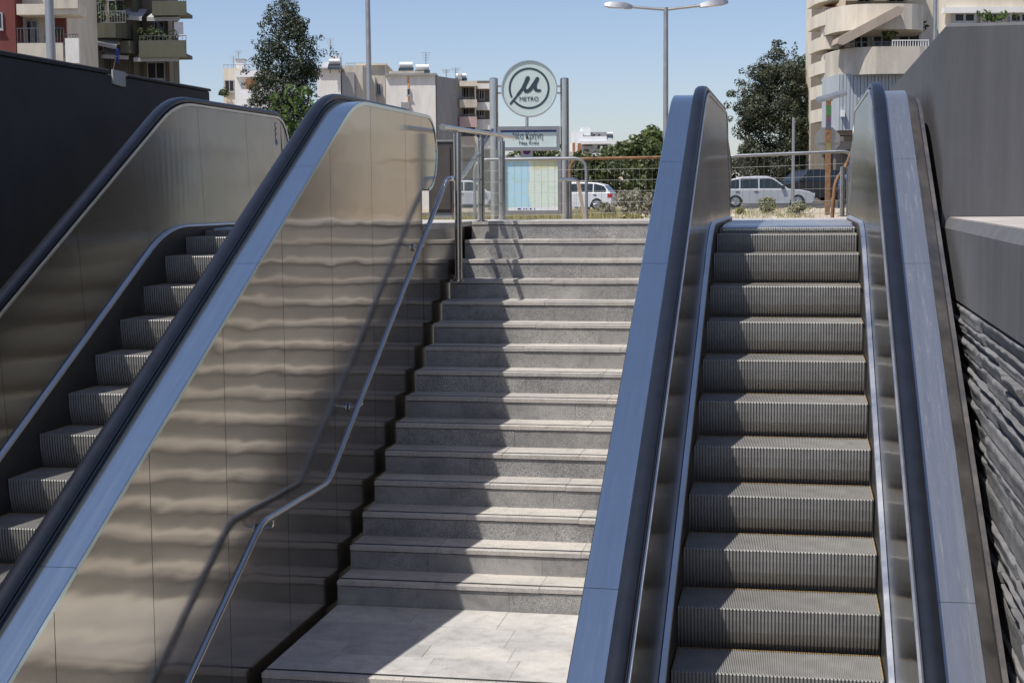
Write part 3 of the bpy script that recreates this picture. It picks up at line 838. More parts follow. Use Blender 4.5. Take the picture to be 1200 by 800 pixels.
# A1 red and cream block, far left
f = Fac('apartment_block', 'red and cream apartment block cut by the left picture edge', 100, 30)
f.box('wall', B_red, -60, 19.5, -60, 70, 0, 9, ground=True); f.box('wall', B_cream, 19.5, 80, -60, 70, 1.6, 9, ground=True)
f.box('wall', B_red, 62, 78, 11, 52, 1.45, 1.59)
sl_ = f.box('balcony_slab', B_cream, 19, 91, 5, 17, -.6, 1.59); f.box('parapet', B_beige, 52, 91.5, -6, 10, -.8, -.61, parent=sl_)
f.box('parapet', B_beige, 20, 74, 51, 72, -.5, -.3); f.box('balcony_slab', B_beige, 20, 74, 68, 72, -.29, 1.59); f.box('parapet', B_white, 76, 93, 45, 74, -.5, -.2)
f.rail(20, 75, 33, 51, -.4, 14); f.rail(76, 91, 40, 46, -.35, 5); f.window(30, 46, 24, 60, 1.55)
f.window(-6, 4, 15, 35, -.05); f.plants(55, 72, 33, 48, 0, 21)
# A2 olive block
f = Fac('apartment_block', 'olive brown apartment block with awnings and plant filled balconies above the black wall', 112, 150)
f.box('wall', B_tan, 98, 199, -70, 100, 1.8, 5, ground=True); f.box('pillar', B_olive, 152, 163, -70, 100, .3, 1.79, ground=True)
f.box('pillar', B_white, 80, 97, 23, 100, .9, 8, ground=True); f.box('wall', B_olive, 80, 99, -70, 22.5, .9, 8)
f.box('side_pillar', B_olive, 199.2, 205, -70, 100, .1, 1.79, ground=True)
for (y0, y1, xa) in ((-45, -27, 178), (2, 18, 178), (48, 67, 162.5)):
    q = f.box('balcony', B_olive, xa, 218, y0, y1, -.9, -.65); f.box('balcony_slab', B_olive, xa, 217.5, y1-4, y1-.3, -.64, 1.79, parent=q)
    f.rail(xa+1, 218, y0-6, y0, -.85, 12)
f.awning(178, 216, 15.5, 23, 1.2, 1.6); f.awning(163, 215, 62, 70, 1.2, 1.7); f.awning(147, 173, 9, 21, 1.2, 1.8, slant=.2)
f.box('glass_screen', B_brightwhite, 204, 215, 26, 44, -.5, -.45)
f.window(180, 193, 25, 45, 1.75); f.window(172, 194, 73, 93, 1.75, mat=B_shade); f.window(120, 132, 48, 66, 1.75); f.window(104, 113, 46, 62, 1.75, mat=B_shade)
f.window(126, 146, 0, 18, 1.75); f.window(180, 195, -22, -2, 1.75)
def curved_balcony(f, mat, x0, x1, y0, y1, front, back, n=10, name='balcony', lean=0, th=.2):
    """parapet bulging towards the viewer, with floor slab"""
    u0, z1 = f.uz(x0, y0, front); u1, z0 = f.uz(x1, y1, front); V = []; 
    P = lambda u, w_, z: (f.o[0]+RH[0]*u+FH[0]*w_, f.o[1]+RH[1]*u+FH[1]*w_, z)
    for k in range(n+1):
        a = math.pi*(1-k/n); c_ = math.copysign(abs(math.cos(a))**.6, math.cos(a)); u = (u0+u1)/2+(u1-u0)/2*c_; w_ = back+(front-back)*(math.sin(a)**.6)
        ui = (u0+u1)/2+((u1-u0)/2-th)*c_; wi = back+(front+th-back)*(math.sin(a)**.6)
        V += [P(u, w_, z0), P(u, w_, z1), P(ui, wi, z1), P(ui, wi, z0+.15)]
    F = [(i*4+j, i*4+(j+1) % 4, i*4+4+(j+1) % 4, i*4+4+j) for i in range(n) for j in range(4)]
    F += [tuple(i*4 for i in range(n+1)), tuple(i*4+3 for i in range(n+1))[::-1]]
    mb = MB(); mb.add(V, F); return mb.build(name, mat, f.root)
curved_balcony(f, B_olive, 97, 148, 27, 44, -1.5, 1.7); curved_balcony(f, B_olive, 99, 120, 60, 90, -.8, 1.7); curved_balcony(f, B_olive, 118, 148, -30, -12, -1.5, 1.7)
curved_balcony(f, B_olive, 136, 158, 48, 62, -.9, 1.7)
f.rail(118, 147, 13, 27, -1.4, 9, mat=B_galv); f.rail(99, 118, 3, 16, -1.0, 7, mat=B_galv); f.rail(102, 120, 60, 76, -.6, 7); f.rail(124, 152, 68, 86, .0, 9)
f.awning(99, 147, 28, 47, 1.2, 2.6, slant=.55); f.awning(122, 157, 57, 66, 1.2, 1.6, slant=.2)
f.plants(112, 146, 4, 22, -.9, 22); f.plants(164, 205, 36, 48, -.4, 23); f.plants(108, 120, 0, 14, -.6, 24)
# small flag on a pole
mb = MB(); a = at_depth(132, 84, 110.2); c_ = at_depth(138, 57, 110.2); mb.tube([a, c_], .03, 6)
fl = empty('flag', tuple(a), 'small blue and white flag on a balcony of the olive block', 'flag'); mb.build('pole', B_galv, fl)
mb = MB()
for k in range(5):
    z = c_[2]-.2*k; mb.add([(c_[0], c_[1], z), (c_[0]-.05, c_[1]-.5, z-.06), (c_[0]+RH[0]*.35, c_[1]-.4, z-.35), (c_[0], c_[1], z-.2)], [(0, 1, 2, 3)])
mb.build('cloth', plain('flag_blue', (.06, .10, .42), .8), fl)

# B far white house left of the cypress
f = Fac('white_house', 'white flat roofed house with roof terrace left of the cypress', 150, 285)
f.box('wall', B_cream, 261, 285, 80, 120, 0, 9, ground=True); f.box('wall', B_brightwhite, 275, 318, 90, 120, -1.2, 8.5, ground=True)
f.box('roof_slab', B_brightwhite, 275, 318, 83, 90, -2, 8); f.box('chimney', B_brightwhite, 276, 286, 70, 83, 1, 2.4); f.box('chimney_cap', B_grey, 275.4, 286.6, 69, 70.4, .9, 2.5)
f.rail(262, 310, 76, 82.6, .5, 10, mat=B_galv); f.window(263, 275, 94, 108, -.06, mat=B_shade); f.box('loggia_wall', B_orange, 288, 303, 93, 107, -1.4, -1.21)
f.box('parapet', B_brightwhite, 281, 310, 105, 116, -2.6, -2.4); f.antenna(279.5, 60, 70, 1.5); f.plants(258, 275, 104, 110, -.6, 25)
f.antenna(273.5, 66, 84, 3)
# C white and beige block between cypress and lamp post
f = Fac('apartment_block', 'white rendered block with small roof tower right of the cypress', 142, 390)
f.box('wall', B_white, 372, 400, 81, 140, 0, 9, ground=True); f.box('wall', B_beige, 401, 426, 77, 140, .8, 9, ground=True)
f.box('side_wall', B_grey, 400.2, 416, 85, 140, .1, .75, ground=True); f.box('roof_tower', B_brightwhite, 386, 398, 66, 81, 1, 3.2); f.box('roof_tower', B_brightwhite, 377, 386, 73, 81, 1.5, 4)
f.box('roof_slab', B_grey, 370.5, 401, 79.6, 81.4, -.3, 9.2); f.window(402, 412, 97, 106, .7); f.tank(392, 72, -.5, .7); f.antenna(387, 46, 66, 1.5); f.antenna(397, 63, 80, 2)
f = Fac('apartment_block', 'beige block behind the slim lamp post', 150, 440)
f.box('wall', B_beige, 418, 452, 76, 140, 0, 9, ground=True); f.box('wall', B_cream, 426, 440, 90, 140, -.9, -.01, ground=True)
f.window(441, 447, 98, 112, -.06, mat=B_shade); f.box('roof_slab', B_cream, 417.5, 452.5, 74.5, 76.4, -.3, 9)
f.rail(405, 427, 74, 80, 2, 6, mat=B_galv)
# D white apartment block with balconies
f = Fac('apartment_block', 'stained white apartment block with balconies and solar heaters left of the pylon', 128, 510)
f.box('wall', B_white, 452, 511, 88, 150, 0, 10, ground=True)
u0, z1 = f.uz(511, 89, 0); u1, z0 = f.uz(539, 92, 0)
mb = MB(); P = lambda u, w_, z: (f.o[0]+RH[0]*u+FH[0]*w_, f.o[1]+RH[1]*u+FH[1]*w_, z)
mb.add([P(u0+.01, .02, f.z0), P(u1, 4.5, f.z0), P(u1, 9.5, f.z0), P(u0+.01, 9.5, f.z0), P(u0+.01, .02, z1), P(u1, 4.5, z1), P(u1, 9.5, z1), P(u0+.01, 9.5, z1)],
       [(0, 3, 2, 1), (4, 5, 6, 7), (0, 1, 5, 4), (1, 2, 6, 5), (2, 3, 7, 6), (3, 0, 4, 7)])
mb.build('side_wall', B_grey, f.root)  # grey rather than white puts this side's shade into the colour
f.box('roof_slab', B_grey, 451, 511.5, 86.3, 88.2, -.25, 10); f.box('roof_hut', B_beige, 456, 497, 83.5, 86.3, 1.5, 7); f.box('colour_strip', B_orange, 477.3, 480.3, 90, 150, -.05, -.001)
f.window(477, 481, 104, 112, -.08, fr=.05, mull=0); f.box('wall_vent', B_grey, 470, 480, 120, 128, -.3, -.002)
f.window(517.5, 526, 103, 114, 3.2); f.window(527, 534, 103, 113.5, 3.4)
f.box('wall', B_tan, 539, 575, 95, 200, 6, 12, ground=True)
for k, (y0, y1, m_) in enumerate(((95, 101, B_cream), (117, 126, B_beige), (137, 149, B_pink), (160, 172, B_beige))):
    q = f.box('balcony', m_, 538.5, 559, y0, y1, 3.6, 3.8); f.box('balcony_slab', B_beige, 538.5, 559, y1-1.5, y1, 3.81, 6, parent=q)
    q = f.box('balcony', B_white, 558, 575, y0+3, y1+3, 4.6, 4.8); f.box('balcony_slab', B_beige, 558, 575, y1+1, y1+3, 4.81, 6, parent=q)
    if k: f.window(542, 550, y0-15, y0-1, 5.95, mat=B_shade); f.window(561, 568, y0-12, y0, 5.95, mat=B_shade); f.rail(538.5, 559, y0-3, y0, 3.65, 8)
f.box('pillar', B_white, 556, 558.5, 95, 190, 3.9, 4.2, ground=True)
f.tank(476, 76, 3, .8); f.tank(495, 79, 2, .8); f.tank(540, 89, 7, .7); f.antenna(499, 62, 86, 3); f.antenna(534, 80, 94, 6); f.antenna(523, 82, 92, 6); f.box('chimney', B_white, 536.5, 541, 86, 95, 6.2, 7)
# E white modern house right of the pylon
f = Fac('white_house', 'bright white modern house with balconies right of the pylon', 165, 693)
f.box('wall', B_brightwhite, 671, 700, 166, 235, 3, 10, ground=True); f.box('wall', B_grey, 690, 715, 176, 235, 3.4, 10, ground=True); f.box('roof_room', B_brightwhite, 672, 683, 154, 166, 3, 8); f.box('roof_room', B_brightwhite, 682, 692, 149.5, 159, 3.5, 8)
f.box('roof_wall', B_grey, 692, 712, 155, 160, 4, 8); f.window(694, 698, 157, 160, 3.94, fr=.04, mull=0); f.window(700, 704, 157, 160, 3.94, fr=.04, mull=0)
f.box('parapet', B_brightwhite, 683, 711, 160, 165.5, .5, .7); q = f.box('roof_slab', B_brightwhite, 679, 717, 165.5, 168.5, 0, 9)
for y0 in (180, 194, 208):
    q = f.box('balcony', B_brightwhite, 694, 716.5, y0, y0+3.6, 0, 2.9); f.rail(695, 716, y0-4.5, y0, .1, 8, mat=B_galv, parent=q)
f.box('balcony', B_brightwhite, 679, 689, 178, 181.5, .5, 2.9)
for (x0, y0) in ((684, 170), (697, 169), (706, 169), (684, 184), (697, 185), (706, 185), (697, 199), (706, 199)): f.window(x0, x0+6.5, y0, y0+9.5, 2.9 if x0 < 690 else 3.3, fr=.08)
f.awning(682, 694, 169, 172, 2.9, 1.0); f.tank(714.5, 156.5, 4, .45)
f = Fac('terracotta_house', 'small house with brick coloured chimneys beside the white house', 140, 673)
f.box('wall', B_beige, 664, 677, 178, 235, 0, 6, ground=True); f.box('wall', B_tan, 676, 689, 182, 235, .5, 6, ground=True)
f.box('chimney', B_brick, 671, 674, 167.5, 178, 1, 1.4); f.box('chimney', B_brick, 677, 681, 168, 182, 1, 1.4); f.window(667, 672, 186, 194, -.06)
f = Fac('terracotta_house', 'low far house with red tile roof behind the bushes', 190, 727)
f.box('wall', B_cream, 718, 742, 175, 235, 0, 8, ground=True); f.box('roof', B_brick, 717, 743, 172.5, 175, -.6, 8.5)
f.window(721, 725, 177, 181, -.06, fr=.06)
# G apartment block on the right
f = Fac('apartment_block', 'cream apartment block with rounded balconies above a blue grey sheet wall, at right', 84, 1040)
f.box('wall', B_cream, 992, 1200, -70, 86, 2.5, 14, ground=True)
f.box('wall', B_tan, 968, 992, -70, 200, 5, 9, ground=True)  # dark tan paints the shade behind the balconies
# corrugated sheet wall, ribs as pieces
u0, z1 = f.uz(984, 87, -1.9); u1, z0 = f.uz(1090, 152, -1.9)
N_ = 26
for k in range(N_):
    ua = u0+(u1-u0)*k/N_; ub = u0+(u1-u0)*(k+1)/N_; mb = MB(); mb.fbox(f.o, ua+.012, ub-.012, -1.9+(.03 if k % 2 else 0), -1.78, z0, z1)
    mb.build('sheet_panel', B_blue, f.root)
mb = MB(); mb.fbox(f.o, u0, u1, -1.77, 2.4, z0, z1-.02); mb.build('sheet_backing', B_grey, f.root)
u2, _ = f.uz(976, 120, -1.9)
mb = MB(); mb.prism([(u2, 1.0), (u0-.01, -1.9), (u0-.01, 1.0)], lambda a, b_, d: (f.o[0]+RH[0]*a+FH[0]*b_, f.o[1]+RH[1]*a+FH[1]*b_, d), z0, z1); mb.build('sheet_panel', B_blue, f.root)
f.box('wall_box', B_brightwhite, 986, 990, 129, 137, -2.1, -1.91)
f.box('canopy', B_awnb, 975, 1005, 152, 158, -1.2, 1); f.box('canopy', B_awnb, 970, 1000, 166, 175, -.8, .9); f.box('shop_front', B_tan, 985, 1090, 175, 240, .5, 2.4, ground=True)
curved_balcony(f, B_beige, 985, 1120, 55, 86, -2.6, 2.4, 16); curved_balcony(f, B_cream, 980, 1095, 5, 34, -1.6, 2.4, 16); curved_balcony(f, B_cream, 980, 1095, -45, -15, -1.6, 2.4, 16)
f.box('balcony_slab', B_beige, 987, 1118, 82, 84.5, -.8, 2.45)
f.rail(1046, 1088, 47, 61, -2.45, 14, mat=B_brightwhite); f.rail(990, 1046, 49, 56, -1.9, 8)
Q_ = [f.uz(x, y, -2.7) for x, y in ((981, 51), (983, 44), (1052, 7), (1060, 9), (1058, 16), (988, 53))]
mb = MB(); mb.prism(Q_, lambda a, b_, d: (f.o[0]+RH[0]*a+FH[0]*d, f.o[1]+RH[1]*a+FH[1]*d, b_), -2.7, -1.2); mb.build('awning', B_awnb, f.root)
f.window(1022, 1044, 36, 62, 2.42); f.window(1052, 1078, 30, 60, 2.42, mat=B_shade); f.window(1000, 1018, 38, 60, 2.42, mat=B_shade); f.window(1005, 1020, -12, 4, 2.42, mat=B_shade); f.window(1040, 1060, -14, 4, 2.42)
for k, y0 in enumerate((-14, 14, 42, 70, 98, 126)):
    curved_balcony(f, B_cream, 961+k*.8, 989, y0, y0+15, 1.2-.1*(k % 2), 4.9, 8)
    f.rail(964+k*.8, 986, y0-5, y0, 1.5, 8, mat=B_galv); f.window(970, 977, y0-12, y0+2, 4.92, mat=B_shade, mull=0); f.window(979, 988, y0-12, y0+2, 4.92, mull=1)
f.box('air_unit', B_brightwhite, 981, 985, 33, 37, 1.0, 1.3); f.box('air_unit', B_brightwhite, 979, 983, 88, 92, 1.0, 1.3)
f.awning(962, 978, 6, 16, 4, 2.5, mat=B_orange); f.awning(962, 982, 58, 66, 4, 2.2)
f.plants(1036, 1046, 30, 44, -.5, 27, F_green); f.plants(1070, 1086, 28, 48, .5, 28)
f = Fac('white_house', 'narrow white far building left of the cream block', 120, 957)
f.box('wall', B_brightwhite, 955, 964, 40, 200, 0, 3, ground=True); f.window(954.5, 959, 58, 66, -.06, mat=B_pane); f.window(954.5, 959, 78, 86, -.06); f.box('balcony', B_brightwhite, 952, 962, 66, 70, -1, -.08); f.box('roof_slab', B_grey, 954.3, 964.5, 38.5, 40, -.3, 3)
f = Fac('apartment_block', 'cream block with band of windows behind the top of the grey wall', 50, 1150)
f.box('wall', B_cream, 1110, 1290, -60, 60, 0, .8, ground=True); f.box('lintel', B_brightwhite, 1106, 1290, 9, 14, -.25, -.01)
for x0 in (1116, 1148, 1182, 1216): f.window(x0, x0+28, 14, 28, -.08)
mb = MB(); mb.box(10.5, 16, 0, 33.5, -.6, 11); mb.build('unseen_reflected_block', B_grey, f.root)  # unseen block added to darken what the steel cladding reflects
for k in range(5):  # panes and slabs on the added unseen block
    for zz in (1.2, 4.4, 7.6):
        mb = MB(); mb.box(10.40, 10.49, 2+k*6.2, 5.6+k*6.2, zz, zz+1.9); mb.build('window', B_pane, f.root)
        mb = MB(); mb.box(9.6, 10.49, 1.4+k*6.2, 6.2+k*6.2, zz-.35, zz-.2); mb.build('balcony_slab', B_cream, f.root)
cl = []
g_ = random.Random(31)
for k in range(14):
    P = at_depth(g_.uniform(1148, 1192), g_.uniform(15, 24), 46); cl.append((*P, .12, .12, .10))
rt = empty('climbing_plant', tuple(at_depth(1170, 26, 46)), 'green plant tips showing above the top of the grey wall', 'plant')
leaves(cl, 60, .07, 31, rt, F_green, 'leaves')
mb = MB(); P = at_depth(1170, 20, 46)
for k in range(6):
    mb.tube([P+RH*(k-2.5)*.2-np.array([0, 0, 1.6]), P+RH*(k-2.5)*.22], .012, 5)
mb.build('stems', M_bark, rt)

# ------------------------------------------------------------------ cars
def car_paint(name, col, metal=.3):
    mt, t, b = nodes(name); v = coords(t)
    c = ramp(t, noise(t, v, 1.2, 4), [(.3, tuple(x*.9 for x in col)), (.7, col)]); t.links.new(c, b.inputs['Base Color'])
    b.inputs['Metallic'].default_value = metal; b.inputs['Roughness'].default_value = .35; b.inputs['Coat Weight'].default_value = .5
    return mt
C_silver = car_paint('silver_paint', (.52, .54, .57), .35); C_black = car_paint('black_paint', (.018, .019, .024), .1); C_white = car_paint('white_paint', (.72, .73, .74), .0)
C_tyre = plain('tyre', (.02, .02, .02), .8); C_rim = steel('rim', (.55, .55, .56), .35); C_lamp = glass('lamp_glass', (.7, .72, .72), 1.0, .1); C_red = plain('tail_lamp', (.45, .02, .02), .25)
C_glass = glass('car_glass', (.025, .035, .04), 1.0, .05); C_trim = plain('car_trim', (.03, .03, .03), .6)
def car(label, D, x_front, ground_y, L, H, W, paint, facing, roof, group='cars parked behind the plot', turn=0.0):
    """roof: (x,z) greenhouse side profile in fractions of L and H, from windscreen base to rear base"""
    P = at_depth(x_front, ground_y, D)
    root = empty('parked_car', (0, 0, 0), label, 'car', group)
    WR = .30 + .035*(H > 1.55); ax = (.17*L, .80*L)        # wheel centres behind the front
    belt = .60*H if H < 1.6 else .62*H
    low = .16
    def T(x, y, z): return (-x, y, z)
    # body sides with wheel arches
    outline = [(0.02*L, .30*H), (0.0, .22*H)]
    outline = [(.0, low+.10), (.0, .36*H), (.015*L, .44*H), (.05*L, .50*H), (.14*L, .555*H), (roof[0][0]*L, belt*.985), (.55*L, belt), (roof[-1][0]*L, belt), (.985*L, belt*.97), (1.0*L, .42*H), (.995*L, low+.12), (.97*L, low)]
    for cx in (ax[1], ax[0]):
        for k in range(0, 9):
            a = math.pi*k/8; outline.append((cx+(WR+.05)*math.cos(a), low+.02+(WR+.05-.02)*math.sin(a)*1.02 if 0 < k < 8 else low))
    outline.append((.03*L, low))
    mb = MB(); n = len(outline)
    lay = [(-W/2+.06, .0), (-W/2, 1), (W/2, 1), (W/2-.06, .0)]
    def ring(y, ins):
        r_ = []
        for (x, z) in outline:
            xx = x; zz = z
            if ins: xx = min(max(x, .03*L), .97*L); zz = z-.03 if z > .4*H else z
            r_.append(T(xx, y, zz))
        return r_
    V = []
    for y, k in ((-W/2+.09, True), (-W/2, False), (W/2, False), (W/2-.09, True)): pass
    V = ring(-W/2, False)+ring(W/2, False)
    Fs = [tuple(range(n))[::-1], tuple(range(n, 2*n))]+[(i, (i+1) % n, n+(i+1) % n, n+i) for i in range(n)]
    mb.add(V, Fs); body = mb.build('body', paint, root)
    bv = body.modifiers.new('bevel', 'BEVEL'); bv.width = .09; bv.segments = 4; bv.limit_method = 'ANGLE'; bv.angle_limit = math.radians(35)
    # greenhouse
    mb = MB(); pts = [(x*L, z*H if 0 < i < len(roof)-1 else belt-.02) for i, (x, z) in enumerate(roof)]; n = len(pts)
    ins = lambda z: W/2-.03-(z-belt)*.28
    V = [T(x, -ins(z), z) for x, z in pts]+[T(x, ins(z), z) for x, z in pts]
    mb.add(V, [tuple(range(n))[::-1], tuple(range(n, 2*n))]+[(i, (i+1) % n, n+(i+1) % n, n+i) for i in range(n)])
    cab = mb.build('cabin', paint, root); bv = cab.modifiers.new('bevel', 'BEVEL'); bv.width = .045; bv.segments = 3; bv.limit_method = 'ANGLE'; bv.angle_limit = math.radians(20)
    # side windows: three panes per side inset from the outline
    def top_at(x):
        for i in range(n-1):
            if pts[i][0] <= x <= pts[i+1][0]:
                t_ = (x-pts[i][0])/max(1e-6, pts[i+1][0]-pts[i][0]); return pts[i][1]*(1-t_)+pts[i+1][1]*t_
        return belt
    xa, xb = pts[0][0]+.28, pts[-1][0]-.22
    cuts = [xa, xa+(xb-xa)*.40, xa+(xb-xa)*.72, xb]
    for sd in (-1, 1):
        for i in range(3):
            a, c_ = cuts[i]+.03, cuts[i+1]-.03
            xsn = np.linspace(a, c_, 6); zt = [max(belt+.04, min(top_at(x)-.075, H-.11)) for x in xsn]
            V = [T(x, sd*(ins(belt+.02)+.006), belt+.02) for x in xsn]+[T(x, sd*(ins(z)+.006), z) for x, z in zip(xsn, zt)]
            V += [T(x, sd*(ins(belt+.02)-.02), belt+.02) for x in xsn]+[T(x, sd*(ins(z)-.02), z) for x, z in zip(xsn, zt)]
            Fs = []
            for k in range(5):
                Fs += [(k, k+1, 7+k, 6+k), (12+k, 18+k, 19+k, 13+k), (k, 12+k, 13+k, k+1), (6+k, 7+k, 19+k, 18+k)]
            Fs += [(0, 6, 18, 12), (5, 17, 23, 11)]
            mb = MB(); mb.add(V, Fs); mb.build('side_window', C_glass, root)
        for xh in (cuts[1]+.12, cuts[2]+.10):
            mb = MB(); q = T(xh, sd*(W/2+.018), belt-.13); mb.tube([(q[0]-.09, q[1], q[2]), (q[0]+.09, q[1], q[2])], .018, 6); mb.build('door_handle', C_trim, root)
        q = T(xa-.02, sd*(W/2+.07), belt+.06); mb = MB(); mb.box(q[0]-.10, q[0]+.06, q[1]-.07, q[1]+.07, q[2]-.06, q[2]+.08); mb.build('mirror', C_trim, root)
        mb = MB(); q0 = T(-.008, sd*(W/2-.30), .40*H); mb.box(q0[0]-.2, q0[0], q0[1]-.16, q0[1]+.16, q0[2]-.06, q0[2]+.07); mb.build('headlight', C_lamp, root)
        mb = MB(); q0 = T(L+.008, sd*(W/2-.14), .50*H); mb.box(q0[0], q0[0]+.25, q0[1]-.15, q0[1]+.15, q0[2]-.10, q0[2]+.12); mb.build('tail_light', C_red, root)
        for cx in ax:
            c0 = np.array(T(cx, sd*(W/2-.10), WR)); mb = MB()
            mb.tube([c0-np.array([0, .105, 0]), c0-np.array([0, .09, 0]), c0+np.array([0, .09, 0]), c0+np.array([0, .105, 0])], WR, 24); wh = mb.build('wheel', C_tyre, root)
            mb = MB(); y_ = c0[1]+sd*.106; mb.tube([(c0[0], y_, c0[2]), (c0[0], y_+sd*.012, c0[2])], WR*.64, 20)
            for k in range(5):
                a = k*2*math.pi/5; mb.tube([(c0[0], y_+sd*.014, c0[2]), (c0[0]+WR*.6*math.cos(a), y_+sd*.014, c0[2]+WR*.6*math.sin(a))], .02, 5)
            mb.build('rim', C_rim, wh)
    # windscreen and rear window
    for (i, j, nm) in ((0, 1, 'windscreen'), (n-1, n-2, 'rear_window')):
        (x0, z0), (x1, z1) = pts[i], pts[j]; d = -.012 if i == 0 else .012
        a0 = (x0*.88+x1*.12, z0*.88+z1*.12); a1 = (x0*.12+x1*.88, z0*.12+z1*.88)
        mb = MB(); w0, w1 = ins(a0[1])-.07, ins(a1[1])-.07
        V = [T(a0[0]+d, -w0, a0[1]+.012), T(a0[0]+d, w0, a0[1]+.012), T(a1[0]+d, w1, a1[1]+.012), T(a1[0]+d, -w1, a1[1]+.012)]
        V += [(q[0]+(.03 if d > 0 else -.03), q[1], q[2]-.03) for q in V]
        mb.add(V, [(0, 1, 2, 3), (7, 6, 5, 4), (0, 4, 5, 1), (1, 5, 6, 2), (2, 6, 7, 3), (3, 7, 4, 0)]); mb.build(nm, C_glass, root)
    mb = MB(); mb.box(-.02, .012, -W/2+.25, W/2-.25, .24, .34*H); mb.build('grille', C_trim, root)
    mb = MB(); mb.box(-L-.012, -L+.02, -.26, .26, .36*H, .36*H+.11); mb.build('number_plate', B_brightwhite, root)
    root.location = (P[0], P[1], P[2]); ang = YAW+turn+(0 if facing > 0 else math.pi); root.rotation_euler = (0, 0, ang)
    return root
WAGON = [(.26, .6), (.33, .74), (.41, .93), (.48, .992), (.58, 1.0), (.74, .975), (.87, .89), (.975, .62)]
SUV = [(.23, .6), (.30, .76), (.37, .94), (.44, .995), (.55, 1.0), (.78, .97), (.89, .89), (.98, .62)]
car('silver estate car parked beyond the sandy plot, front to the right', 71, 953, 243, 4.5, 1.47, 1.76, C_silver, 1, WAGON, turn=-.12)
car('black sport utility car parked behind the silver estate car', 80, 903, 236, 4.6, 1.66, 1.85, C_black, -1, SUV, turn=.35)
car('white sport utility car parked right of the sign pylon behind the dry plants', 88, 634, 246.5, 4.3, 1.6, 1.8, C_white, -1, SUV, turn=-.25)
car('white car half hidden behind the glass guard rail', 84, 596, 243, 4.3, 1.5, 1.75, C_white, 1, WAGON)

# ------------------------------------------------------------------ lamp posts and signs
def lamp_post(name, label, x, ytop, D, r, zb_=-.8, arms=None, cat='lamp post'):
    b0 = at_depth(x, 300, D); b0[2] = zb_; tp = at_depth(x, ytop, D); tp[0], tp[1] = b0[0], b0[1]
    root = empty(name, tuple(b0), label, cat)
    mb = MB(); mb.tube([b0, (b0+tp)/2, tp], r*1.15, 14, r*.85); mb.build('pole', B_galv, root, True)
    mb = MB(); mb.box(b0[0]-r*2, b0[0]+r*2, b0[1]-r*2, b0[1]+r*2, zb_-.02, zb_+.03); mb.build('base_plate', B_galv, root)
    if arms:
        for xe, ye in arms:
            e = at_depth(xe, ye, D); e = b0+RH*((e-b0)@RH)+np.array([0, 0, e[2]-b0[2]])
            st = tp-np.array([0, 0, .06]); mb = MB(); mid = st+(e-st)*.55; mb.tube([st, mid], r*.55, 8); arm = mb.build('arm', B_galv, root, True)
            d = (e-st)/np.linalg.norm(e-st); hl = st+d*np.linalg.norm(e-st)*.55
            mb = MB(); L = np.linalg.norm(e-hl); n_ = np.array([0, 0, 1.0]); s_ = np.cross(d, n_)
            V = []
            for t_, w_, h0, h1 in ((0, .10, -.05, .05), (.25, .16, -.06, .10), (.8, .17, -.06, .09), (1.0, .08, -.03, .04)):
                q = hl+d*L*t_; V += [q+s_*w_+n_*h0, q+s_*w_*.7+n_*h1, q-s_*w_*.7+n_*h1, q-s_*w_+n_*h0]
            F_ = [(i*4+j, i*4+(j+1) % 4, i*4+4+(j+1) % 4, i*4+4+j) for i in range(3) for j in range(4)]+[(0, 1, 2, 3)[::-1], (12, 13, 14, 15)]
            mb.add(V, F_); hd = mb.build('lamp_head', B_galv, arm, True)
            mb = MB(); V = [hl+d*L*.3+s_*.12-n_*.068, hl+d*L*.8+s_*.12-n_*.068, hl+d*L*.8-s_*.12-n_*.068, hl+d*L*.3-s_*.12-n_*.068]
            V += [q+n_*.006 for q in V]; mb.add(V, [(3, 2, 1, 0), (4, 5, 6, 7), (0, 1, 5, 4), (1, 2, 6, 5), (2, 3, 7, 6), (3, 0, 4, 7)]); 
            lens = mb.build('lens', C_lamp, arm)
    return root
lamp_post('lamp_post', 'thick grey lamp post behind the black wall, left of the picture', 68.5, -60, 27, .085)
lamp_post('lamp_post', 'slim grey lamp post behind the brushed steel escalator side', 436, -40, 48, .085)
lamp_post('street_lamp', 'double armed street lamp standing behind the right escalator', 780, 9, 44, .075, arms=[(708, 6), (853, 3)], cat='street lamp')
lamp_post('lamp_post', 'grey pole in front of the cream block above the grey wall', 1091, -40, 60, .085)
sp = lamp_post('sign_post', 'thin grey metal post in front of the conifer', 928.5, 138, 52, .055, cat='post')
# rusty post with back of octagonal sign, stickers and floodlight
D = 46; b0 = at_depth(969, 300, D); b0[2] = -.5; tp = at_depth(971, 118, D); root = empty('stop_sign_post', tuple(b0), 'rusty post with stickers carrying a grey octagonal sign back and floodlight', 'sign post')
mb = MB(); mb.fbox(b0, -.07, .07, -.05, .05, -.5, tp[2]); mb.build('post', B_rust, root)
for (ya, yb, col) in ((124, 136, (.05, .17, .07)), (137, 143, (.12, .07, .14)), (143, 152, (.08, .09, .15)), (168, 177, (.22, .21, .10))):
    za = at_depth(969, yb, D)[2]; zc_ = at_depth(969, ya, D)[2]; mb = MB(); mb.fbox(b0, -.075, .075, -.056, -.0505, za, zc_); mb.build('sticker', plain('sticker_%d' % ya, col, .6), root)
c0 = at_depth(970, 164, D); r_ = 15.5*px(D)
mb = MB(); mb.prism([(r_*math.cos(math.pi/8+k*math.pi/4), r_*math.sin(math.pi/8+k*math.pi/4)) for k in range(8)], lambda a, b_, d: tuple(c0+RH*a+np.array([0, 0, b_])+FH*d), .055, .075)
pt = mb.build('sign_plate', B_galv, root, label='unpainted grey back of an octagonal road sign')
mb = MB(); q = at_depth(970, 166, D); mb.fbox(b0, -r_*.75, r_*.75, .03, .054, q[2]-.03, q[2]+.03); mb.build('bracket', B_galv, root)
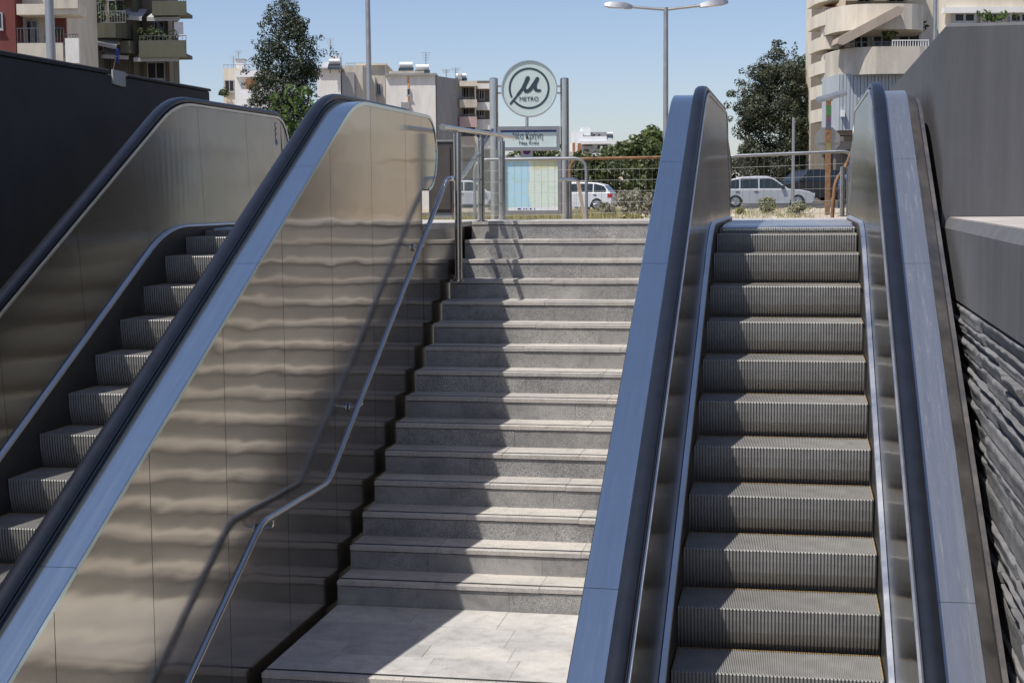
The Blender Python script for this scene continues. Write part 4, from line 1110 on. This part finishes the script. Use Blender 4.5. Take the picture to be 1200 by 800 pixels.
q = at_depth(976, 113, D); mb = MB()
V = [q-RH*.42-FH*.05+np.array([0, 0, -.10]), q+RH*.42-FH*.05+np.array([0, 0, .12]), q+RH*.40+FH*.45+np.array([0, 0, .22]), q-RH*.42+FH*.45+np.array([0, 0, .0])]
V += [v_-np.array([0, 0, .10]) for v_ in V]; mb.add(V, [(0, 1, 2, 3), (7, 6, 5, 4), (0, 4, 5, 1), (1, 5, 6, 2), (2, 6, 7, 3), (3, 7, 4, 0)]); fl_ = mb.build('floodlight', B_galv, root)
mb = MB(); mb.tube([tp-np.array([0, 0, .05]), q+FH*.1-np.array([0, 0, .1])], .03, 8); mb.build('floodlight_arm', B_galv, root)

# ------------------------------------------------------------------ metro pylon
D = 24.0; s_ = px(D); ZG = -.5
def PP(x, y, w_=0): 
    P = at_depth(x, y, D); return P+FH*w_
pb = PP(620, 300); pb[2] = ZG
py = empty('metro_sign_pylon', tuple(pb), 'metro sign pylon with round emblem, name board and map panel on two steel poles', 'sign')
for x in (578.5, 661.5):
    tp = PP(x, 91.5); bt = tp.copy(); bt[2] = ZG; mb = MB(); mb.tube([bt, tp-np.array([0, 0, .015])], .068, 20); po = mb.build('pole', M_tube, py, True)
    mb = MB(); mb.tube([tp-np.array([0, 0, .015]), tp-np.array([0, 0, .004]), tp], .068, 20, .045); mb.build('cap', M_tube, po, True)
M_sign = plain('sign_face', (.55, .66, .65), .3, var=.03); M_ink = plain('sign_ink', (.035, .055, .075), .5, var=.1); M_navy = plain('navy_stripe', (.02, .05, .22), .5)
dc = PP(620.3, 104.5); DR = 32.5*s_
def disc(c0, r_, d0, d1, n=48): 
    mb = MB(); mb.prism([(r_*math.cos(k*2*math.pi/n), r_*math.sin(k*2*math.pi/n)) for k in range(n)], lambda a, b_, d: tuple(c0+RH*a+np.array([0, 0, b_])+FH*d), d1, d0); return mb
o = disc(dc, DR, -.05, .05).build('emblem_body', M_tube, py, True); em = o
# rim ring and face
n = 48; mb = MB(); V = []
for k in range(n):
    a = k*2*math.pi/n; e = RH*math.cos(a)+np.array([0, 0, math.sin(a)])
    V += [dc+e*DR*1.0-FH*.051, dc+e*DR*1.0-FH*.07, dc+e*DR*.955-FH*.07, dc+e*DR*.955-FH*.051]
mb.add(V, [(4*k+j, 4*k+(j+1) % 4, 4*((k+1) % n)+(j+1) % 4, 4*((k+1) % n)+j) for k in range(n) for j in range(4)]); mb.build('rim', M_tube, em, True)
disc(dc, DR*.95, -.056, -.0505).build('emblem_face', M_sign, em)
def ribbon(mb, pts, wd, c0, off):
    """flat stroke with round ends, in the sign plane; points in photo pixels"""
    Q = [np.array([(x-620.3)*s_, -(y-104.5)*s_]) for x, y in pts]; L = []; Rr = []
    W_ = wd if isinstance(wd, (list, tuple)) else [wd]*len(Q)
    for i, q in enumerate(Q):
        t_ = Q[min(i+1, len(Q)-1)]-Q[max(i-1, 0)]; t_ /= np.linalg.norm(t_); nn = np.array([-t_[1], t_[0]])
        L.append(q+nn*W_[i]*s_/2); Rr.append(q-nn*W_[i]*s_/2)
    P3 = lambda q, d: tuple(c0+RH*q[0]+np.array([0, 0, q[1]])+FH*d)
    n_ = len(Q); V = [P3(q, off) for q in L]+[P3(q, off) for q in Rr]+[P3(q, off+.003) for q in L]+[P3(q, off+.003) for q in Rr]
    F_ = []
    for i in range(n_-1): F_ += [(i, i+1, n_+i+1, n_+i), (2*n_+i, 3*n_+i, 3*n_+i+1, 2*n_+i+1), (i, 2*n_+i, 2*n_+i+1, i+1), (n_+i, n_+i+1, 3*n_+i+1, 3*n_+i)]
    F_ += [(0, n_, 3*n_, 2*n_), (n_-1, 3*n_-1, 4*n_-1, 2*n_-1)]
    mb.add(V, F_)
    for q, ww in ((Q[0], W_[0]), (Q[-1], W_[-1])):
        mb.prism([(q[0]+ww*s_/2*math.cos(k*math.pi/6), q[1]+ww*s_/2*math.sin(k*math.pi/6)) for k in range(12)], lambda a, b_, d: tuple(c0+RH*a+np.array([0, 0, b_])+FH*d), off+.0033, off-.0004)
def bez(pts, n=8):
    out = []
    P = [np.array(q, float) for q in pts]; P = [2*P[0]-P[1]]+P+[2*P[-1]-P[-2]]
    for i in range(1, len(P)-2):
        for k in range(n):
            t_ = k/n; out.append(tuple(.5*((2*P[i])+(-P[i-1]+P[i+1])*t_+(2*P[i-1]-5*P[i]+4*P[i+1]-P[i+2])*t_*t_+(-P[i-1]+3*P[i]-3*P[i+1]+P[i+2])*t_**3)))
    out.append(tuple(P[-2])); return out
mb = MB(); cx, cy, rr_ = 620.0, 104.0, 22.5
ring = [(cx+rr_*math.cos(a), cy-rr_*math.sin(a)) for a in np.linspace(math.radians(-138), math.radians(205), 60)]
ribbon(mb, ring, 2.3, dc, -.0598)
ribbon(mb, bez([(618.5, 92.5), (616.3, 97.5), (613.0, 103.5), (606, 112.5), (598.5, 121.5)]), [5.0]*8+[4.6]*8+[3.6]*8+[2.6]*8+[2.4], dc, -.0602)
ribbon(mb, bez([(614.2, 101.5), (615.8, 107.0), (620.0, 106.3), (624.5, 101.0), (629.6, 93.2)]), [3.6]*8+[4.2]*8+[4.4]*8+[4.4]*8+[4.4], dc, -.0606)
ribbon(mb, bez([(629.4, 93.6), (626.8, 100.5), (628.2, 106.2), (632.8, 106.6)]), [4.4]*8+[4.2]*8+[3.2]*8+[2.6], dc, -.061)
mb.build('emblem_mark', M_ink, em)
def lettering(txt, x0, x1, ybase, ycap, name, mat, parent, off, font_scale=1.0):
    cu = bpy.data.curves.new('txt', 'FONT'); cu.body = txt; cu.size = 1.0; cu.extrude = .002
    ob = bpy.data.objects.new('txt', cu); COL.objects.link(ob); dg = bpy.context.evaluated_depsgraph_get(); dg.update()
    me = bpy.data.meshes.new_from_object(ob.evaluated_get(dg)); bpy.data.objects.remove(ob)
    co = np.empty(len(me.vertices)*3); me.vertices.foreach_get('co', co); co = co.reshape(-1, 3)
    mn, mx = co.min(0), co.max(0)
    a0, a1 = PP(x0, ybase), PP(x1, ybase); zc0 = a0[2]; capz = PP(x0, ycap)[2]
    sx = np.linalg.norm((a1-a0)[:2])/(mx[0]-mn[0]); capu = .70
    sz = (capz-zc0)/capu
    W3 = a0[None, :]+np.outer((co[:, 0]-mn[0])*sx, RH)+np.outer(co[:, 1]*sz, [0, 0, 1])+np.outer(co[:, 2]*-.6+off, FH)
    W3 -= root_loc(parent); me.vertices.foreach_set('co', W3.ravel()); me.materials.clear(); me.materials.append(mat); me.update()
    return link_mesh(me, name, parent)
lettering('METRO', 608.8, 631.0, 118.9, 113.9, 'lettering', M_ink, em, -.0615)
for sx_ in (-1, 1):
    for yy in (101.5, 109.5):
        a = PP(578.5 if sx_ < 0 else 661.5, yy); c_ = PP(620+sx_*32, yy); mb = MB(); mb.tube([a, c_], .016, 8); mb.build('strut', M_tube, py, True)
mb = MB(); mb.tube([PP(617.5, 136), PP(617.5, 149)], .025, 10); mb.build('strut', M_tube, py, True)
def frame_box(x0, x1, y0, y1, fr, w0, w1, name, mat, parent):
    a = PP(x0, y1); c_ = PP(x1, y0); u0 = float((a-pb)@RH); u1 = float((c_-pb)@RH); z0, z1 = a[2], c_[2]; mb = MB()
    mb.fbox(pb, u0, u0+fr, w0, w1, z0, z1); mb.fbox(pb, u1-fr, u1, w0, w1, z0, z1); mb.fbox(pb, u0+fr, u1-fr, w0, w1, z1-fr, z1); mb.fbox(pb, u0+fr, u1-fr, w0, w1, z0, z0+fr)
    return mb.build(name, mat, parent), (u0+fr, u1-fr, z0+fr, z1-fr)
M_frame = steel('frame_steel', (.46, .45, .44), .35)
# name board
fb, (u0, u1, z0, z1) = frame_box(583, 656, 148, 177, .055, -.05, .06, 'name_board', M_frame, py)
mb = MB(); mb.fbox(pb, u0, u1, -.02, .05, z0, z1); mb.build('board_face', M_sign, fb)
mb = MB(); mb.fbox(pb, u0, u1, -.024, -.0205, z1-.035, z1-.005); mb.build('blue_stripe', M_navy, fb)
lettering('Νέα Κρήνη', 601, 636, 163.0, 156.0, 'lettering', M_ink, fb, -.026)
lettering('Nea Krini', 608.5, 631, 169.8, 165.3, 'lettering', M_ink, fb, -.026)
# small white sign with purple disc
ps = PP(617, 179); mb = MB(); mb.fbox(pb, float((PP(610.5, 179)-pb)@RH), float((PP(624.5, 179)-pb)@RH), .08, .10, PP(617, 186)[2], PP(617, 174.5)[2]); pw = mb.build('small_sign', B_brightwhite, py)
disc(PP(617.3, 176.5), 4.6*s_, .074, .0795, 24).build('purple_disc', plain('purple', (.16, .03, .22), .5), pw)
# map panel
M_map, t, b = nodes('map_print'); v = coords(t)
geo = t.nodes.new('ShaderNodeVectorMath'); geo.operation = 'DOT_PRODUCT'; geo.inputs[1].default_value = tuple(RH); t.links.new(v, geo.inputs[0])
sepz = t.nodes.new('ShaderNodeSeparateXYZ'); t.links.new(v, sepz.inputs[0])
nz = noise(t, v, 2.6, 5)
def math_(op, a, b_):
    n_ = t.nodes.new('ShaderNodeMath'); n_.operation = op
    for i, q in enumerate((a, b_)):
        if isinstance(q, (int, float)): n_.inputs[i].default_value = q
        else: t.links.new(q, n_.inputs[i])
    return n_.outputs[0]
shore = math_('ADD', geo.outputs['Value'], math_('MULTIPLY', math_('SUBTRACT', nz, .5), .35))
sea = ramp(t, math_('ADD', shore, .5), [(.505, (.42, .66, .78)), (.52, (.64, .74, .66))])
land2 = ramp(t, noise(t, v, 6, 3), [(.55, (0, 0, 0)), (.6, (1, 1, 1))])
c = mixc(t, math_('MULTIPLY', land2, .25), sea, (.42, .62, .40))
ytop = math_('MULTIPLY', math_('GREATER_THAN', math_('ADD', sepz.outputs[2], math_('MULTIPLY', nz, .3)), 1.32), math_('GREATER_THAN', shore, .06))
c = mixc(t, math_('MULTIPLY', ytop, .55), c, (.60, .55, .22))
wv = t.nodes.new('ShaderNodeTexVoronoi'); wv.feature = 'DISTANCE_TO_EDGE'; wv.inputs['Scale'].default_value = 5.5; t.links.new(v, wv.inputs['Vector'])
ln = math_('MULTIPLY', math_('LESS_THAN', wv.outputs['Distance'], .009), math_('GREATER_THAN', shore, .02))
c = mixc(t, math_('MULTIPLY', ln, .35), c, (.25, .28, .28))
t.links.new(c, b.inputs['Base Color']); b.inputs['Roughness'].default_value = .3
fm, (u0, u1, z0, z1) = frame_box(588, 657.5, 183.5, 251, .055, -.05, .06, 'map_panel', M_frame, py)
mb = MB(); mb.fbox(pb, u0, u1, -.02, .05, z0+.05, z1); mb.build('map_face', M_map, fm)
mb = MB(); mb.fbox(pb, u0, u1, -.02, .05, z0, z0+.0495); mb.build('map_footer', B_brightwhite, fm)
mb = MB(); um = (u0+u1)/2
for (a, w_) in ((-.22, .05), (-.13, .02), (-.09, .02), (-.03, .03), (.04, .015)): mb.fbox(pb, um+a, um+a+w_, -.023, -.0205, z0+.014, z0+.036)
mb.build('map_logos', M_navy, fm)

# ------------------------------------------------------------------ barriers
def barrier(label, D, xa, xb, yta, ytb, mat_tube, ra=True, rb=True, tilt=0.0, pitch=.085):
    s = px(D); a = at_depth(xa, yta, D); c_ = at_depth(xb, ytb, D); zb0 = -.42
    root = empty('mesh_barrier', (float(a[0]), float(a[1]), zb0-.08), label, 'barrier', 'mesh barriers around the stair head')
    pts = [np.array([a[0], a[1], zb0-.06]), a, c_, np.array([c_[0], c_[1], zb0-.06])]
    mb = MB(); mb.tube(fillet(pts, .16), .021, 10); mb.build('frame_tube', mat_tube, root, True)
    mb = MB(); mb.tube([np.array([a[0], a[1], zb0]), np.array([c_[0], c_[1], zb0])], .017, 8); mb.build('bottom_tube', mat_tube, root, True)
    d = c_-a; d[2] = 0; L = np.linalg.norm(d); d /= L; mb = MB(); k = pitch
    while k < L-.02:
        zt = a[2]+(c_[2]-a[2])*k/L-.03; q = np.array([a[0], a[1], 0])+d*k; mb.tube([q+np.array([0, 0, zb0]), q+np.array([0, 0, zt])], .0017, 4); k += pitch
    for k in range(1, 8):
        f_ = k/8; za = zb0+(a[2]-zb0)*f_; zc_ = zb0+(c_[2]-zb0)*f_
        mb.tube([np.array([a[0], a[1], za])-FH*.006, np.array([c_[0], c_[1], zc_])-FH*.006], .002, 4)
    o = mb.build('wire_mesh', B_galv, root); o['kind'] = 'stuff'
    for q in (a, c_):
        mb = MB(); p_ = np.array([q[0], q[1], zb0-.06]); mb.tube([p_-FH*.3-np.array([0, 0, .02]), p_, p_+FH*.3-np.array([0, 0, .02])], .018, 8); mb.build('foot', mat_tube, root, True)
    return root
barrier('grey mesh barrier crossing in front of the map panel', 19.5, 556, 687, 187.5, 185.5, B_galv)
barrier('mesh barrier with rusty top tube right of the pylon', 20.6, 668, 850, 186.5, 183, B_rust)
barrier('grey mesh barrier behind the top of the right escalator', 18.5, 846, 1001, 183.5, 177, B_galv)
# bent rusty tube and posts by the right newel
mb = MB(); q = [at_depth(x, y, 17.6) for x, y in ((999, 176), (991, 196), (979, 212), (976, 240), (975, 262))]
bt = empty('bent_tube', (float(q[-1][0]), float(q[-1][1]), -.5), 'bent brown tube leaning beside the posts at the right newel', 'tube')
q.append(np.array([q[-1][0], q[-1][1], -.5])); mb.tube(bez(q, 6) if False else fillet(q, .12), .022, 10); mb.build('tube', B_rust, bt, True)
for (x, lab) in ((987.5, 'left of two slim steel posts beside the right escalator newel'), (995, 'right of two slim steel posts beside the right escalator newel')):
    tp = at_depth(x, 196, 16.6); b0 = tp.copy(); b0[2] = 0.0
    r_ = empty('steel_post', tuple(b0), lab, 'post', 'posts by the right newel'); mb = MB(); mb.tube([b0, tp], .026, 14); mb.build('shaft', M_tube, r_, True)
    mb = MB(); mb.tube([tp, tp+np.array([0, 0, .012])], .026, 14, .012); mb.build('cap', M_tube, r_, True); mb = MB(); mb.tube([b0, b0+np.array([0, 0, .01])], .05, 14); mb.build('base_flange', M_tube, r_, True)
# stub handrail on the far side of the landing
q = [at_depth(x, y, 17.2) for x, y in ((655.5, 210.5), (677, 210.5), (690, 262))]
hb = empty('stub_handrail', (float(q[1][0]), float(q[1][1]), -.3), 'short stainless handrail bending down to the street beside the pylon', 'handrail')
q2 = q[:]; q2[2] = q2[2]+FH*.8; mb = MB(); mb.tube(fillet(q2, .06), .022, 10); mb.build('rail', M_tube, hb, True)
for (xx, k) in ((663.5, 0), (667.5, 1)):
    tp = at_depth(xx, 211, 17.2+.02*k); b0 = tp.copy(); b0[2] = -.01; mb = MB(); mb.tube([b0, tp], .02, 10); mb.build('post', M_tube, hb, True)
# dark cabinet behind the left newel
a = at_depth(503, 260, 18.2); c_ = at_depth(530, 166, 18.2)
cb = empty('utility_cabinet', (float(a[0]), float(a[1]), 0), 'dark brown cabinet behind the rounded end of the left escalator', 'cabinet')
o_ = np.array([a[0], a[1], 0]); W_ = float((c_-a)@RH)
mb = MB(); mb.fbox(o_, 0, W_, 0, .35, .06, c_[2]); mb.build('body', plain('cabinet_paint', (.06, .05, .047), .7), cb)
mb = MB(); mb.fbox(o_, -.01, W_+.01, -.01, .36, c_[2], c_[2]+.02); mb.build('lid', B_grey, cb)
mb = MB(); mb.fbox(o_, .01, W_-.01, .01, .34, 0, .059); mb.build('plinth', B_grey, cb)
mb = MB(); mb.fbox(o_, .03, W_-.03, -.012, -.001, .1, c_[2]-.05); mb.build('door', plain('cabinet_door', (.075, .062, .055), .6), cb)

# ------------------------------------------------------------------ person beyond the plot
def person(D, x, yfeet, h):
    b0 = at_depth(x, yfeet, D); k = h/1.75
    root = empty('person', tuple(b0), 'person in a blue shirt standing behind the right newel posts', 'person')
    J = {'pel': (0, 0, .95), 'ch': (0, 0, 1.30), 'nk': (0, 0, 1.47), 'hd': (0, -.01, 1.62), 'ht': (0, 0, 1.73),
         'sl': (-.18, 0, 1.40), 'el': (-.24, .02, 1.12), 'wl': (-.22, -.08, .88), 'fl': (-.21, -.10, .78), 'sr': (.18, 0, 1.40), 'er': (.24, .02, 1.12), 'wr': (.22, -.08, .88), 'fr': (.21, -.10, .78),
         'hl': (-.09, 0, .90), 'kl': (-.10, -.01, .49), 'al': (-.10, .02, .09), 'tl': (-.11, -.15, .04), 'hr': (.09, 0, .90), 'kr': (.10, -.01, .49), 'ar': (.10, .02, .09), 'tr': (.11, -.15, .04)}
    rad = dict(pel=.14, ch=.15, nk=.06, hd=.095, ht=.07, sl=.07, el=.045, wl=.032, fl=.025, sr=.07, er=.045, wr=.032, fr=.025, hl=.09, kl=.06, al=.045, tl=.035, hr=.09, kr=.06, ar=.045, tr=.035)
    E = [('pel', 'ch'), ('ch', 'nk'), ('nk', 'hd'), ('hd', 'ht'), ('ch', 'sl'), ('sl', 'el'), ('el', 'wl'), ('wl', 'fl'), ('ch', 'sr'), ('sr', 'er'), ('er', 'wr'), ('wr', 'fr'), ('pel', 'hl'), ('hl', 'kl'), ('kl', 'al'), ('al', 'tl'), ('pel', 'hr'), ('hr', 'kr'), ('kr', 'ar'), ('ar', 'tr')]
    names = list(J); me = bpy.data.meshes.new('body'); me.from_pydata([tuple(np.array(J[n_])*k) for n_ in names], [(names.index(a), names.index(b_)) for a, b_ in E], [])
    o = link_mesh(me, 'body', root); sk = o.modifiers.new('skin', 'SKIN'); me.skin_vertices or None
    for i, n_ in enumerate(names): me.skin_vertices[0].data[i].radius = (rad[n_]*k, rad[n_]*k)
    me.skin_vertices[0].data[0].use_root = True
    ss = o.modifiers.new('sub', 'SUBSURF'); ss.levels = 1; ss.render_levels = 2
    mt, t, b = nodes('person_skin_clothes'); v = coords(t); sp_ = t.nodes.new('ShaderNodeSeparateXYZ'); t.links.new(v, sp_.inputs[0])
    c = ramp(t, math_t(t, sp_.outputs[2], 1.8), [(0, (.03, .03, .03)), (.06, (.04, .045, .07)), (.535, (.06, .12, .34)), (.82, (.45, .27, .19))])
    for e in [n_ for n_ in t.nodes if n_.type == 'VALTORGB']: e.color_ramp.interpolation = 'CONSTANT'
    t.links.new(c, b.inputs['Base Color']); b.inputs['Roughness'].default_value = .7; me.materials.append(mt)
    mb = MB(); n = 10
    V = []; F_ = []
    for i in range(5):
        a = math.pi/2*i/4
        for j in range(n):
            th = j*2*math.pi/n; V.append((.098*k*math.cos(a)*math.cos(th), .105*k*math.cos(a)*math.sin(th)+.02*k, 1.65*k+.10*k*math.sin(a)))
    F_ = [(i*n+j, i*n+(j+1) % n, i*n+n+(j+1) % n, i*n+n+j) for i in range(4) for j in range(n)]
    V = [tuple(np.array(q)+b0) for q in V]; mb.add(V, F_); mb.build('hair', plain('hair', (.03, .02, .015), .7), root, True)
    root.rotation_euler = (0, 0, YAW)
    return root
def math_t(t, a, d):
    n_ = t.nodes.new('ShaderNodeMath'); n_.operation = 'DIVIDE'; t.links.new(a, n_.inputs[0]); n_.inputs[1].default_value = d; return n_.outputs[0]
person(60, 986, 247, 1.68)

# ------------------------------------------------------------------ plants of the plot
def bush(label, x, ybase, D, wpx, hpx, mat, seed, size=.075, dens=300, name='bush', upright=False):
    g = random.Random(seed); P = at_depth(x, ybase, D); P[2] = gz(P[0], P[1]); s = px(D); W_ = wpx*s/2; H_ = hpx*s
    root = empty(name, tuple(P), label, 'bush', 'low bushes on the sandy plot'); cl = []
    for k in range(14):
        a = g.uniform(0, 6.28); r_ = g.uniform(0, .75)*W_; cl.append((P[0]+r_*math.cos(a), P[1]+r_*math.sin(a), P[2]+H_*g.uniform(.3, .8), W_*.35, W_*.35, H_*.28))
    leaves(cl, dens, size, seed, root, mat, 'leaves', aspect=.3)
    mb = MB()
    for k in range(9):
        a = g.uniform(0, 6.28); mb.tube([P-np.array([0, 0, .03]), P+np.array([W_*.6*math.cos(a), W_*.6*math.sin(a), H_*.8])], .008, 4, .004)
    mb.build('stems', M_bark, root)
bush('pale grey green bush in front of the silver car door', 899, 245, 50, 24, 20, F_grey, 41)
bush('pale bush in front of the silver car front wheel', 933, 245, 48, 26, 15, F_grey, 42)
bush('small tuft at the left of the sandy plot below the silver car', 868, 254, 44, 14, 8, F_dry, 43)
bush('lavender bush beside the white car wheel', 712, 252, 46, 22, 22, F_lav, 44)
bush('tall lavender bush in the middle of the lavender clump', 735, 250, 48, 34, 32, F_lav, 45)
bush('lavender bush against the right escalator deck', 757, 252, 46, 26, 28, F_lav, 46)
bush('yellowed bush in front of the lavender clump', 742, 257, 41, 40, 10, F_dry, 47)
# dry grass
g = np.random.default_rng(5); n = 22000; V = []; F = []
for k in range(n):
    Y = g.uniform(18, 44); X = -.19*(Y+15)+g.uniform(-.12, .20)*(Y+15)*1.0
    dens = .95 if X < -.115*(Y+15) else .28
    if g.random() > dens: continue
    z = gz(X, Y); h = g.uniform(.10, .38)*(1.0 if dens > .5 else .55); a = g.uniform(0, 6.28); w_ = .012
    dx, dy = math.cos(a), math.sin(a); b_ = len(V); ln = g.uniform(0, .15)
    V += [(X-dx*w_, Y-dy*w_, z-.01), (X+dx*w_, Y+dy*w_, z-.01), (X+dy*ln, Y+dx*ln, z+h)]; F.append((b_, b_+1, b_+2))
mb = MB(); mb.add(V, F); o = mb.build('dry_grass', F_dry); tag(o, 'dry yellow grass growing on the sandy plot behind the stairs', 'grass', kind='stuff')
# pebbles
V = []; mb = MB(); gp = random.Random(8)
for k in range(500):
    Y = gp.uniform(22, 46); X = gp.uniform(-.12, .03)*(Y+15); r_ = gp.uniform(.02, .09); z = gz(X, Y)
    mb.add([(X-r_, Y, z), (X, Y-r_, z), (X+r_, Y, z), (X, Y+r_, z), (X, Y, z+r_*.7)], [(0, 1, 4), (1, 2, 4), (2, 3, 4), (3, 0, 4)])
o = mb.build('pebbles', plain('pebble', (.45, .40, .33), .9, var=.4, vscale=3)); tag(o, 'loose stones scattered over the sandy plot', 'stones', kind='stuff')

# ------------------------------------------------------------------ stickers on the left escalator panel
SX_ = -4.645-.066
def sticker(y, z, r_, cols):
    mb = MB()
st = empty('safety_sticker', (SX_, -1.9, .7), 'strip of round red and blue safety pictograms on the left escalator panel', 'sticker')
pz = [at_x(324.0, yy, -4.71) for yy in (147, 154, 160.5, 167)]
cols = [plain('sticker_red', (.35, .03, .03), .5), None, None, plain('sticker_blue', (.04, .10, .35), .5)]
for i, P in enumerate(pz):
    m_ = cols[i] or cols[0]
    d = lambda r0, x_: MB().prism([(r0*math.cos(k*math.pi/10), r0*math.sin(k*math.pi/10)) for k in range(20)], lambda a, b_, dd: (dd, P[1]+a, P[2]+b_), x_, x_+.0012)
    xx = -4.645-.036-.039*((P[2]-.1)/.87)+.002
    ri = d(.027, xx).build('pictogram_disc', m_, st)
    if i < 3: d(.019, xx+.0014).build('pictogram_centre', B_brightwhite, ri)
